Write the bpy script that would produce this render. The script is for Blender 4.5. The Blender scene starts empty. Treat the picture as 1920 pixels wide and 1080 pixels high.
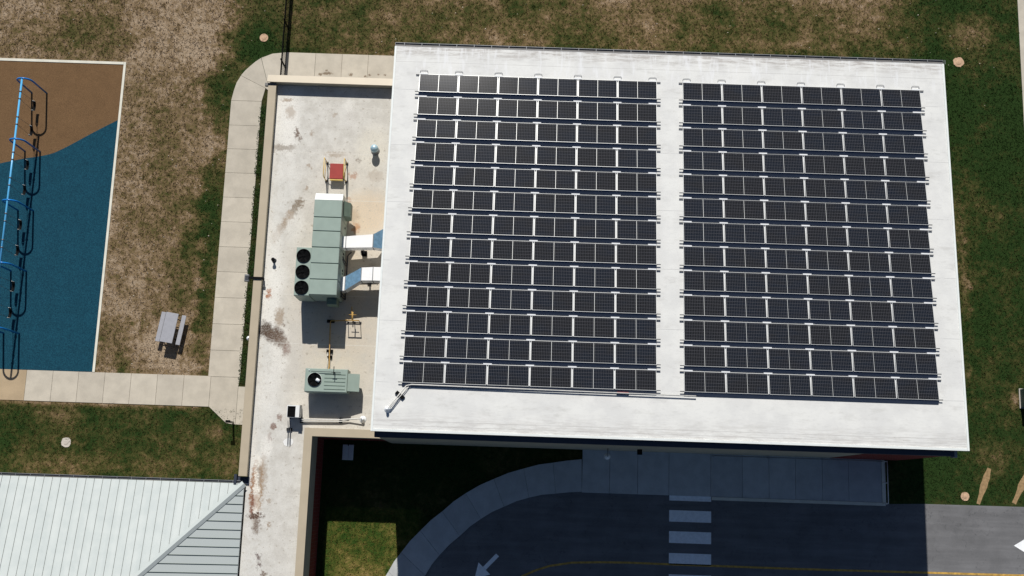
import bpy, math, random
import numpy as np
from mathutils import Vector, Matrix
random.seed(7); rng = np.random.default_rng(7)
S = bpy.context.scene; COL = S.collection

# ---------------------------------------------------------------- camera
H = 62.0635; FPX = 2090.97
RM = Matrix(((0.9994472869, -0.0331494304, 0.0024971799),
             (0.0330465892, 0.9825636205, -0.1829662662),
             (0.0036115899, 0.1829476616, 0.9831160204)))
def P(px, py, z=0.0):
    """survey point: pixel of the 1920x1080 photo -> world x, y on the level z"""
    d = RM @ Vector((px-960, 540-py, -FPX)); s = (z-H)/d.z
    return (d.x*s, d.y*s)
cd = bpy.data.cameras.new('camera'); cam = bpy.data.objects.new('camera', cd); COL.objects.link(cam)
cam.matrix_world = Matrix.Translation((0, 0, H)) @ RM.to_4x4()
cd.sensor_width = 36; cd.lens = FPX/1920*36; cd.clip_end = 3000; cd.clip_start = 0.5
S.camera = cam

# ---------------------------------------------------------------- light
w = bpy.data.worlds.new('World'); S.world = w; w.use_nodes = True
nt = w.node_tree; bg = nt.nodes['Background']; sky = nt.nodes.new('ShaderNodeTexSky')
sky.sky_type = 'NISHITA'; sky.sun_disc = False
SUN = Vector((-0.1092, 1.0818, 1.0)).normalized()
sky.sun_elevation = math.asin(SUN.z); sky.sun_rotation = math.atan2(SUN.x, SUN.y)
sky.air_density = 1.0; sky.dust_density = 0.6; sky.ozone_density = 4.0
nt.links.new(sky.outputs[0], bg.inputs[0]); bg.inputs[1].default_value = 0.05
sd = bpy.data.lights.new('sun', 'SUN'); sd.energy = 5.0; sd.angle = math.radians(0.5); sd.color = (1, .965, .9)
so = bpy.data.objects.new('sun', sd); COL.objects.link(so); so.rotation_euler = SUN.to_track_quat('Z', 'Y').to_euler()
so.location = (0, 40, 60)
S.view_settings.view_transform = 'Standard'; S.view_settings.look = 'None'
S.view_settings.exposure = -0.12; S.view_settings.gamma = 1.0

# ---------------------------------------------------------------- node helper
def srgb(r, g, b):
    f = lambda c: (c/255/12.92) if c/255 <= .04045 else ((c/255+.055)/1.055)**2.4
    return (f(r), f(g), f(b), 1)
class NT:
    def __init__(s, name):
        s.m = bpy.data.materials.new(name); s.m.use_nodes = True; s.t = s.m.node_tree
        s.b = s.t.nodes['Principled BSDF']; tc = s.t.nodes.new('ShaderNodeTexCoord'); s.oc = tc.outputs['Object']
        sp = s.t.nodes.new('ShaderNodeSeparateXYZ'); s.t.links.new(s.oc, sp.inputs[0])
        s.x, s.y, s.z = sp.outputs
    def put(s, sock, v):
        if hasattr(v, 'links') or isinstance(v, bpy.types.NodeSocket): s.t.links.new(v, sock)
        else: sock.default_value = v
    def M(s, op, a, b=0.0, c=None, clamp=False):
        n = s.t.nodes.new('ShaderNodeMath'); n.operation = op; n.use_clamp = clamp
        s.put(n.inputs[0], a); s.put(n.inputs[1], b)
        if c is not None: s.put(n.inputs[2], c)
        return n.outputs[0]
    def noise(s, scale, detail=4, rough=.55, vec=None, dist=0.0, stretch=None):
        n = s.t.nodes.new('ShaderNodeTexNoise'); n.inputs['Scale'].default_value = scale
        n.inputs['Detail'].default_value = detail; n.inputs['Roughness'].default_value = rough
        n.inputs['Distortion'].default_value = dist
        v = vec or s.oc
        if stretch:
            mp = s.t.nodes.new('ShaderNodeMapping'); mp.inputs['Scale'].default_value = stretch
            s.t.links.new(v, mp.inputs[0]); v = mp.outputs[0]
        s.t.links.new(v, n.inputs['Vector']); return n.outputs[0]
    def ramp(s, v, lo, hi, a=0.0, b=1.0):
        n = s.t.nodes.new('ShaderNodeMapRange'); n.interpolation_type = 'SMOOTHSTEP' if lo < hi else 'LINEAR'
        s.put(n.inputs[0], v); n.inputs[1].default_value = lo; n.inputs[2].default_value = hi
        n.inputs[3].default_value = a; n.inputs[4].default_value = b; return n.outputs[0]
    def mix(s, f, a, b, mode='MIX'):
        n = s.t.nodes.new('ShaderNodeMix'); n.data_type = 'RGBA'; n.blend_type = mode
        s.put(n.inputs[0], f); s.put(n.inputs[6], a); s.put(n.inputs[7], b); return n.outputs[2]
    def grey(s, v):
        n = s.t.nodes.new('ShaderNodeCombineColor')
        for i in range(3): s.put(n.inputs[i], v)
        return n.outputs[0]
    def blob(s, cx, cy, rx, ry, xx, yy, soft=.5):
        a = s.M('DIVIDE', s.M('SUBTRACT', xx, cx), rx); b = s.M('DIVIDE', s.M('SUBTRACT', yy, cy), ry)
        d = s.M('SQRT', s.M('ADD', s.M('MULTIPLY', a, a), s.M('MULTIPLY', b, b)))
        return s.M('DIVIDE', s.M('SUBTRACT', 1.0, d), soft, clamp=True)
    def line(s, v, pitch, width, off=0.0):
        """1 on thin lines every pitch"""
        t = s.M('PINGPONG', s.M('ADD', v, off), pitch/2)
        return s.M('LESS_THAN', t, width/2)
    def bump(s, h, strength=.3, dist=.02):
        n = s.t.nodes.new('ShaderNodeBump'); n.inputs['Strength'].default_value = strength
        n.inputs['Distance'].default_value = dist; s.t.links.new(h, n.inputs['Height'])
        s.t.links.new(n.outputs[0], s.b.inputs['Normal'])
    def done(s, col, rough=.7, metal=0.0, spec=.3):
        s.put(s.b.inputs['Base Color'], col); s.put(s.b.inputs['Roughness'], rough)
        s.b.inputs['Metallic'].default_value = metal; s.b.inputs['Specular IOR Level'].default_value = spec
        return s.m
    def island(s):
        return s.t.nodes.new('ShaderNodeNewGeometry').outputs['Random Per Island']

MT = {}
def simple(name, col, rough=.5, metal=0.0, var=.12, scale=3.0, spec=.35):
    t = NT(name); c = srgb(*col); n = t.noise(scale, 5)
    g = t.ramp(n, .3, .7, 1-var, 1+var*.5)
    MT[name] = t.done(t.mix(1.0, c, t.grey(g), 'MULTIPLY'), rough, metal, spec); return MT[name]

def mat_grass():
    t = NT('grass_ground'); x, y = t.x, t.y
    big = t.noise(.22, 5, .6); mid = t.noise(1.1, 6, .65); clump = t.noise(3.2, 5, .7, dist=.4); fine = t.noise(13, 4, .75); vf = t.noise(45, 2, .8)
    wx = t.M('ADD', x, t.M('MULTIPLY', t.M('SUBTRACT', mid, .5), 2.4)); wy = t.M('ADD', y, t.M('MULTIPLY', t.M('SUBTRACT', big, .5), 5.0))
    # how green each lawn is: 0 bare soil and straw, 1 lush
    dry = t.M('MULTIPLY', t.ramp(wx, -18.0, -16.2, 1, 0), t.ramp(y, 3.9, 4.4, 0, 1)); lawn = t.M('MULTIPLY', t.ramp(x, -13.7, -13.5, 1, 0), t.ramp(y, 4.2, 4.3, 1, 0))
    dry = t.M('MAXIMUM', dry, 0.0)
    north = t.M('MULTIPLY', t.ramp(wy, 21, 22.2, 0, 1), t.ramp(wx, 21.5, 24, 1, 0))
    g = t.M('SUBTRACT', .90, t.M('MULTIPLY', dry, .66))
    g = t.M('SUBTRACT', g, t.M('MULTIPLY', t.M('MULTIPLY', north, t.M('SUBTRACT', 1.0, dry)), .37))
    g = t.M('SUBTRACT', g, t.M('MULTIPLY', lawn, .17))
    # greener strips and patches
    for cx, cy, rx, ry, a in ((-17.7, 15.0, .9, 4.4, .6), (-17.5, 10.5, .5, 4, .4), (-18.0, 7.6, .7, .8, .5), (-21.8, 6.0, .5, 1.5, .35), (-20.9, 8.6, .4, 1.0, .3), (-27, 25.5, 5, 2.0, .3), (-20.5, 19, 1.2, 3.5, .22), (-19, 12, 1.0, 2.5, .2), (-10.2, -5, .9, 2.2, .3), (-15.8, 25.6, 2.6, 2.6, .75), (-17.7, 22.6, 1.5, 2.4, .55), (-13.0, 25.0, 1.5, 2.6, .30),
                              (0, 25.2, 9, 1.0, .25), (14, 25.6, 9, 1.2, .25), (-18.6, 13.0, .5, 3.6, .25), (22.8, 9, 2.2, 16, .18), (28.5, 22, 2.0, 10, .25)):
        g = t.M('ADD', g, t.M('MULTIPLY', t.blob(cx, cy, rx, ry, wx, y, .8), a))
    for cx, cy, rx, ry, a in ((26.5, 27.5, 2.5, 2.0, .45), (-8.0, -5.5, 2.0, 2.2, .62), (-8.8, -3.2, 1.8, 1.6, .25), (25.5, 13, .35, 7, .30), (25, 7.6, 2.2, 1.0, .22), (27.0, 3.2, 3.2, .8, .22), (24.2, 16, .3, 2.2, .3), (25.9, 9.5, .3, 1.6, .25), (23.6, 12.2, .25, .9, .35), (-20, 26, 5, 4, .15), (-16.3, 2.9, .8, .6, .4), (-22, 1.0, 7, .7, .18), (-25, 3.6, 1.5, .6, .25),
                              (28.0, 6.2, .6, .9, .6), (8, 30, 20, 2.2, .12), (-19.6, 7.6, 2.2, 1.7, .3)):
        g = t.M('SUBTRACT', g, t.M('MULTIPLY', t.blob(cx, cy, rx, ry, wx, y, .8), a))
    v = t.M('ADD', g, t.M('MULTIPLY', t.M('SUBTRACT', clump, .5), 1.25))
    v = t.M('ADD', v, t.M('MULTIPLY', t.M('SUBTRACT', mid, .5), .9))
    v = t.M('ADD', v, t.M('MULTIPLY', t.M('SUBTRACT', fine, .5), 1.3))
    v = t.M('ADD', v, t.M('MULTIPLY', t.M('MULTIPLY', t.M('SUBTRACT', big, .5), 1.7), t.M('SUBTRACT', 1.0, t.M('MULTIPLY', dry, .35))))
    r = t.t.nodes.new('ShaderNodeValToRGB'); t.put(r.inputs[0], v); e = r.color_ramp
    cols = ((0.0, (170, 151, 128)), (.2, (140, 119, 93)), (.36, (118, 100, 72)), (.52, (94, 86, 54)), (.68, (73, 74, 41)), (.84, (55, 64, 32)), (1.0, (41, 60, 28)))
    e.elements[0].position = 0; e.elements[0].color = srgb(*cols[0][1]); e.elements[1].position = 1; e.elements[1].color = srgb(*cols[-1][1])
    for p, c in cols[1:-1]: q = e.elements.new(p); q.color = srgb(*c)
    c = r.outputs[0]
    c = t.mix(1.0, c, t.grey(t.ramp(fine, .25, .75, .5, 1.5)), 'MULTIPLY')
    c = t.mix(1.0, c, t.grey(t.ramp(vf, .2, .8, .45, 1.6)), 'MULTIPLY')
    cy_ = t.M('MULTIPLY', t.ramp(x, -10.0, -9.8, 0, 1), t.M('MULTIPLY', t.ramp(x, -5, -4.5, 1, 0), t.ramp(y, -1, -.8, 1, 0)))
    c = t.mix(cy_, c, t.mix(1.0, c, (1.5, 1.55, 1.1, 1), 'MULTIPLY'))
    t.bump(t.M('ADD', fine, t.M('MULTIPLY', vf, .5)), .8, .06)
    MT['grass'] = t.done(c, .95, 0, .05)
def mat_concrete(name, col, slab=.08, seed=0.0, rough=.85):
    t = NT(name); n = t.noise(1.3+seed, 6, .6); f = t.noise(30, 3, .7)
    sp = t.ramp(t.noise(6+seed, 3, .6), .66, .74, 0, .25)
    g = t.M('MULTIPLY', t.ramp(n, .3, .7, .9, 1.06), t.ramp(f, .2, .8, .94, 1.06))
    g = t.M('MULTIPLY', g, t.ramp(t.island(), 0, 1, 1-slab, 1+slab*.6))
    c = t.mix(1.0, srgb(*col), t.grey(g), 'MULTIPLY')
    c = t.mix(t.M('MULTIPLY', sp, .5), c, srgb(*[k*.72 for k in col]))
    if name == 'concrete':
        n5 = t.noise(9, 4, .7); xx = t.M('ADD', t.x, t.M('MULTIPLY', t.M('SUBTRACT', n5, .5), .35)); yy = t.M('ADD', t.y, t.M('MULTIPLY', t.M('SUBTRACT', t.noise(11, 4, .7), .5), .3))
        for px, py, rx, ry in ((600, 140, .14, .12), (614, 138, .4, .1), (613, 133, .08, .08), (658, 140, .13, .11), (693, 141, .1, .08), (685, 144, .12, .06), (710, 140, .08, .06), (722, 141, .1, .07)):
            X, Y = P(px, py); c = t.mix(t.M('MULTIPLY', t.blob(X, Y, rx, ry, xx, yy, .5), .75), c, srgb(104, 84, 62))
    t.bump(f, .2, .01); MT[name] = t.done(c, rough, 0, .2)
def mat_lowroof():
    t = NT('aged_membrane'); d1 = t.noise(1.6, 6, .65); d2 = t.noise(5, 5, .7); d3 = t.noise(18, 4, .7)
    xx = t.M('ADD', t.x, t.M('MULTIPLY', t.M('SUBTRACT', d2, .5), .8)); yy = t.M('ADD', t.y, t.M('MULTIPLY', t.M('SUBTRACT', t.noise(5.3, 5, .75), .5), .9))
    c = t.mix(t.ramp(d1, .35, .65), srgb(198, 194, 186), srgb(213, 210, 203))
    c = t.mix(t.M('MULTIPLY', t.M('MULTIPLY', t.ramp(t.x, -11.6, -12.9, 0, 1), t.ramp(d2, .35, .6)), .6), c, srgb(218, 217, 212))
    beige = t.M('MULTIPLY', t.blob(*P(640, 560, 3.65), 4.0, 9, t.x, t.y, .7), t.ramp(d1, .3, .6, .45, 1))
    c = t.mix(t.M('MULTIPLY', beige, .75), c, srgb(196, 182, 161))
    c = t.mix(t.M('MULTIPLY', t.ramp(d2, .58, .72), .22), c, srgb(166, 155, 138))
    white = (232, 229, 222); brown = (98, 74, 56); rust = (158, 94, 48); red = (112, 76, 60); tan = (146, 122, 96)
    L = [(537, 215, .75, 1.6, white, .85), (545, 255, .5, 1.2, white, .6), (530, 277, .7, .18, (150, 140, 128), .8), (538, 187, .3, .12, tan, .7), (545, 212, .25, .35, tan, .5),
         (556, 250, .12, .28, brown, .9), (562, 260, .12, .15, brown, .7), (562, 380, .22, .25, (124, 108, 88), .9), (553, 392, .2, .3, (124, 108, 88), .85), (544, 404, .2, .3, tan, .8), (534, 417, .18, .3, tan, .75), (525, 430, .2, .3, tan, .6), (515, 446, .2, .35, tan, .45), (552, 425, .5, .8, white, .35),
         (510, 460, .5, 1.3, white, .5), (508, 560, .5, 2.2, white, .8), (525, 660, .5, 1.5, white, .6), (500, 740, .5, 1.4, white, .45), (470, 850, .3, 1, white, .5), (520, 520, .6, .8, white, .5), (540, 320, .6, .6, white, .35), (610, 205, .5, .3, white, .2), (655, 197, .35, .4, white, .5), (667, 428, .18, .28, rust, 1), (661, 330, .25, .15, rust, .55), (662, 405, .3, .4, brown, .5),
         (690, 400, 1.3, 1.2, (214, 190, 158), .55), (700, 278, .9, 1.2, (216, 210, 196), .7), (655, 225, .4, .5, (212, 208, 202), .4), (505, 551, .13, .25, rust, .9), (497, 618, .42, .4, (72, 54, 40), .95), (514, 628, .5, .42, (84, 62, 46), .95), (528, 640, .35, .35, brown, .75),
         (537, 655, .2, .35, red, .7), (524, 595, .25, .45, tan, .7), (533, 608, .1, .1, brown, .8), (553, 650, .35, 2.0, (204, 199, 190), .6), (512, 800, .12, .2, red, .8), (524, 782, .12, .2, red, .7), (504, 822, .14, .22, red, .8),
         (500, 838, .3, .6, white, .8), (482, 868, .25, .4, white, .7), (475, 915, .16, 1.2, (150, 104, 66), .95), (488, 915, .12, 1.3, (160, 124, 86), .8), (481, 918, .17, 1.6, (236, 230, 218), 1), (473, 945, .1, .7, (120, 72, 52), .85), (480, 940, .1, .4, (150, 110, 80), .6), (486, 890, .12, .5, brown, .6),
         (480, 968, .42, .12, (84, 58, 44), 1), (480, 985, .2, .4, brown, .8), (484, 1044, .14, .14, (110, 96, 92), .9), (485, 1058, .15, .15, (110, 96, 92), .9), (493, 1076, .15, .15, brown, .8),
         (492, 900, .2, 1.2, tan, .5), (503, 985, .1, .12, tan, .8), (505, 940, .1, .1, tan, .6), (585, 250, .1, .1, tan, .6), (580, 312, .1, .1, tan, .6), (630, 290, .6, .12, tan, .45), (672, 300, .15, .1, brown, .5),
         (575, 355, .12, .1, tan, .7), (640, 420, .15, .1, tan, .6), (655, 375, .12, .2, rust, .4), (627, 215, .12, .1, tan, .5), (705, 330, .5, .3, tan, .3), (700, 510, .4, .4, tan, .5), (660, 490, .5, .5, (208, 194, 172), .6)]
    for px, py, rx, ry, col, a in L:
        X, Y = P(px, py, 3.65); m = t.blob(X, Y, rx*1.3, ry*1.3, xx, yy, .5)
        c = t.mix(t.M('MULTIPLY', m, t.ramp(d3, .34, .52, a*.45, a)), c, srgb(*col))
    # membrane laps
    lap = t.line(t.y, 2.62, .05, .35); c = t.mix(t.M('MULTIPLY', lap, .5), c, srgb(214, 210, 202))
    c = t.mix(1.0, c, t.grey(t.ramp(d3, .2, .8, .9, 1.08)), 'MULTIPLY')
    spk = t.ramp(t.noise(5.5, 3, .55), .62, .70, 0, .5); c = t.mix(spk, c, srgb(148, 136, 118))
    MT['lowroof'] = t.done(c, .75, 0, .2)
def mat_gymroof():
    t = NT('white_membrane'); d1 = t.noise(.8, 5, .6); d2 = t.noise(4, 5, .7, stretch=(1, 2.5, 1)); d3 = t.noise(2.2, 6, .75, stretch=(.5, 4, 1))
    c = t.mix(t.ramp(d1, .35, .65), srgb(212, 212, 210), srgb(222, 222, 219))
    c = t.mix(t.M('MULTIPLY', t.ramp(d2, .5, .75), .35), c, srgb(190, 191, 190))
    edge = t.M('MAXIMUM', t.ramp(t.y, 22.0, 22.7, 0, .8), t.ramp(t.y, 3.0, 4.2, .38, 0))
    c = t.mix(t.M('MULTIPLY', t.M('MULTIPLY', edge, t.ramp(d3, .42, .62)), .75), c, srgb(138, 128, 120))
    c = t.mix(t.M('MULTIPLY', t.ramp(t.noise(1.1, 6, .7, stretch=(.6, 1.6, 1)), .52, .72), .35), c, srgb(170, 168, 163))
    lap = t.line(t.y, 3.05, .025, .9); lapx = t.line(t.M('ABSOLUTE', t.M('SUBTRACT', t.x, 7.645)), 100, .03, 50-13.75)
    c = t.mix(t.M('MULTIPLY', t.M('MULTIPLY', lap, t.ramp(d1, .4, .5)), .7), c, srgb(178, 178, 178))
    c = t.mix(t.M('MULTIPLY', lapx, .8), c, srgb(160, 160, 160))
    for yy in (22.0, 3.35, 3.12):
        l = t.M('LESS_THAN', t.M('ABSOLUTE', t.M('SUBTRACT', t.y, yy)), .014); c = t.mix(t.M('MULTIPLY', l, .5), c, srgb(170, 168, 166))
    pale_streak = t.M('MULTIPLY', t.ramp(t.noise(3, 3, .6, stretch=(1.5, .25, 1)), .5, .7), t.ramp(t.y, 20.8, 21.8, 0, 1))  # paler streaks running along y close to the north edge
    c = t.mix(t.M('MULTIPLY', pale_streak, .6), c, srgb(228, 229, 231))
    sp = t.ramp(t.noise(7, 3, .6), .70, .76, 0, .4); c = t.mix(sp, c, srgb(150, 148, 140))
    t.bump(d1, .15, .05); MT['gymroof'] = t.done(c, .6, 0, .3)
def mat_panel():
    t = NT('solar_cells')
    t.x  # object x along the row, y up the panel
    cell = t.M('MAXIMUM', t.line(t.x, .081, .008, 0), t.line(t.y, .163, .009, .075))
    oi = t.t.nodes.new('ShaderNodeObjectInfo'); rnd = oi.outputs['Random']
    tc = t.t.nodes.new('ShaderNodeNewGeometry'); n = t.noise(.5, 3, .6, vec=tc.outputs['Position'], stretch=(1, 2.2, 1))
    n2 = t.noise(7, 2, .5, vec=tc.outputs['Position'], stretch=(.2, 1.6, 1))
    a = t.mix(t.ramp(t.M('ADD', t.M('MULTIPLY', t.M('SUBTRACT', rnd, .5), .35), n), .35, .65), srgb(26, 27, 29), srgb(21, 27, 36))
    a = t.mix(t.M('MULTIPLY', t.ramp(n2, .4, .7), .5), a, srgb(32, 31, 31))
    a = t.mix(cell, a, srgb(90, 90, 95))
    t.done(a, .085, 0, .35); MT['cells'] = t.m
def mat_rubber():
    t = NT('rubber_surface'); f = t.noise(38, 3, .8); m = t.noise(1.2, 4, .6)
    pts = [P(*q) for q in ((0, 306.6), (44.4, 297.7), (77, 292.7), (94.8, 288.9), (118.4, 279), (142, 266.7), (177.7, 247.4), (222, 225))]
    # boundary height as a curve of x, a float curve
    fc = t.t.nodes.new('ShaderNodeFloatCurve'); x0, x1, y0, y1 = pts[0][0], pts[-1][0], pts[0][1], pts[-1][1]
    cv = fc.mapping.curves[0]; cv.points[0].location = (0, 0); cv.points[1].location = (1, 1)
    for px, py in pts[1:-1]: cv.points.new((px-x0)/(x1-x0), (py-y0)/(y1-y0))
    fc.mapping.update()
    t.put(fc.inputs['Value'], t.M('DIVIDE', t.M('SUBTRACT', t.x, x0), x1-x0, clamp=True))
    yb = t.M('ADD', t.M('MULTIPLY', fc.outputs[0], y1-y0), y0)
    k = t.M('GREATER_THAN', t.y, yb)
    blue = t.mix(t.ramp(t.noise(24, 3, .8), .42, .6), srgb(14, 54, 72), srgb(28, 80, 98)); br = t.mix(t.ramp(f, .35, .62), srgb(88, 66, 44), srgb(124, 97, 69))
    c = t.mix(k, blue, br); c = t.mix(1.0, c, t.grey(t.M('MULTIPLY', t.ramp(f, .2, .8, .8, 1.2), t.ramp(m, .3, .7, .93, 1.05))), 'MULTIPLY')
    t.bump(f, .4, .01); MT['rubber'] = t.done(c, .9, 0, .15)
def mat_asphalt():
    t = NT('asphalt'); f = t.noise(40, 3, .8); m = t.noise(.7, 5, .6); s_ = t.noise(1.2, 5, .6, stretch=(.15, 2.2, 1))
    g = t.M('MULTIPLY', t.ramp(f, .2, .8, .75, 1.25), t.M('MULTIPLY', t.ramp(m, .3, .7, .88, 1.1), t.ramp(s_, .35, .7, .9, 1.12)))
    c = t.mix(1.0, srgb(112, 112, 114), t.grey(g), 'MULTIPLY'); c = t.mix(t.ramp(t.noise(2.5, 5, .7, stretch=(.5, 1, 1)), .6, .75, 0, .35), c, srgb(84, 84, 88)); ck = t.M('LESS_THAN', t.M('ABSOLUTE', t.M('SUBTRACT', t.noise(.35, 6, .6), .5)), .0012); c = t.mix(t.M('MULTIPLY', ck, .6), c, srgb(50, 50, 52)); t.bump(f, .4, .01); MT['asphalt'] = t.done(c, .9, 0, .2)
def mat_brick():
    t = NT('red_brick'); b = t.t.nodes.new('ShaderNodeTexBrick'); mp = t.t.nodes.new('ShaderNodeCombineXYZ')
    t.put(mp.inputs[0], t.M('ADD', t.x, t.y)); t.put(mp.inputs[1], t.z); t.put(b.inputs['Vector'], mp.outputs[0])
    b.inputs['Scale'].default_value = 1; b.inputs['Brick Width'].default_value = .4; b.inputs['Row Height'].default_value = .2
    b.inputs['Mortar Size'].default_value = .012; b.inputs['Color1'].default_value = srgb(128, 38, 34); b.inputs['Color2'].default_value = srgb(108, 30, 28); b.inputs['Mortar'].default_value = srgb(120, 105, 98)
    MT['brick'] = t.done(b.outputs[0], .85, 0, .2)
def mat_cream():
    t = NT('cream_stucco'); n = t.noise(2, 5); f = t.noise(30, 3)
    jt = t.M('MAXIMUM', t.line(t.z, 1.2, .02), 0.0)
    c = t.mix(1.0, srgb(178, 170, 152), t.grey(t.M('MULTIPLY', t.ramp(n, .3, .7, .92, 1.05), t.ramp(f, .2, .8, .95, 1.05))), 'MULTIPLY')
    c = t.mix(t.M('MULTIPLY', jt, .4), c, srgb(110, 104, 94)); MT['cream'] = t.done(c, .85, 0, .2)
mat_grass(); mat_lowroof(); mat_gymroof(); mat_panel(); mat_rubber(); mat_asphalt(); mat_brick(); mat_cream()
mat_concrete('concrete', (194, 186, 172), .06); mat_concrete('concrete_shade', (190, 192, 192), .05, .4); mat_concrete('border', (222, 219, 205), .03, .2)
mat_concrete('tanslab', (178, 158, 130), .02); mat_concrete('cover', (196, 164, 136), .0, 1.0); mat_concrete('palecover', (190, 184, 176), .0, 2.0)
simple('coping', (184, 171, 149), .45, 0, .05, 1.2); simple('coping_grey', (120, 118, 116), .5); simple('white_metal', (228, 232, 230), .35, 0, .04)
simple('green_metal', (150, 166, 157), .5, 0, .06, 2.0); simple('green_dark', (112, 130, 118), .55, 0, .08); simple('seam_dark', (70, 84, 76), .6); simple('seam_grey', (132, 136, 134), .6)
simple('black', (12, 12, 14), .8, 0, .2, 3, .15); simple('black_gloss', (10, 10, 12), .3); simple('grey_metal', (136, 138, 141), .45, .3, .1); simple('sky_tinted_sheet', (122, 160, 190), .3, .2, .2, 6); simple('guard', (20, 21, 22), .95, 0, .1, 3, .05); simple('dark_grey', (62, 64, 70), .5)
simple('navy', (52, 58, 72), .5, 0, .08); simple('yellow_paint', (214, 170, 70), .5, 0, .2, 9); simple('rail_yellow', (222, 190, 110), .5); simple('pipe_orange', (188, 150, 84), .6, 0, .2, 9)
simple('hatch_red', (158, 60, 54), .6, 0, .08, 3); simple('white_paint', (232, 232, 230), .5, 0, .05); simple('pipe_white', (216, 214, 208), .5, 0, .1, 9)
simple('swing_blue', (28, 120, 196), .25, 0, .05); simple('beam_blue', (92, 176, 226), .22, 0, .05); simple('leg_blue', (12, 44, 120), .3, 0, .05); simple('chain', (120, 124, 126), .4, .6)
simple('table_grey', (162, 163, 170), .6, 0, .06, 6); simple('road_white', (248, 250, 252), .7, 0, .1, 5); simple('road_yellow', (196, 156, 76), .75, 0, .35, 5)
simple('tray_white', (226, 228, 230), .4, 0, .06); simple('deflector', (74, 84, 104), .5, .2, .06); simple('frame', (188, 190, 190), .35, .15, .03)
simple('soil', (96, 74, 56), .95, 0, .4, 10, .05); simple('shrubsoil', (58, 60, 34), .95, 0, .5, 9, .05); simple('dirt', (158, 132, 98), .95, 0, .25, 8, .05); simple('strip_edge', (150, 140, 76), .95, 0, .3, 8, .05)
simple('bluecap', (176, 206, 220), .3, .2); simple('bin_green', (70, 92, 90), .5); simple('lamp_white', (236, 240, 244), .25); simple('tar', (20, 20, 22), .7)
def mat_duct():
    t = NT('galvanised'); n = t.noise(4, 4, .6); t.bump(n, .25, .02)
    MT['duct'] = t.done(t.mix(t.ramp(n, .35, .65), srgb(250, 250, 250), srgb(254, 254, 254)), .3, .0, .6)
    t = NT('seamed_roof'); n = t.noise(1.5, 4, .6)
    pn = t.ramp(t.noise(1, 2, .5, stretch=(2.3, .05, .05)), .3, .7); MT['seamed'] = t.done(t.mix(t.M('MULTIPLY', t.M('ADD', t.ramp(n, .3, .7), pn), .5), srgb(186, 194, 193), srgb(202, 208, 206)), .5, .0, .3)
    t = NT('seamed_east'); MT['seamed_east'] = t.done(t.mix(t.ramp(t.y, 0, 1), srgb(184, 191, 190), srgb(184, 191, 190)), .5, .0, .3)  # greyer copy of the roof metal: the east slope's weaker light in its colour
mat_duct()

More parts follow.
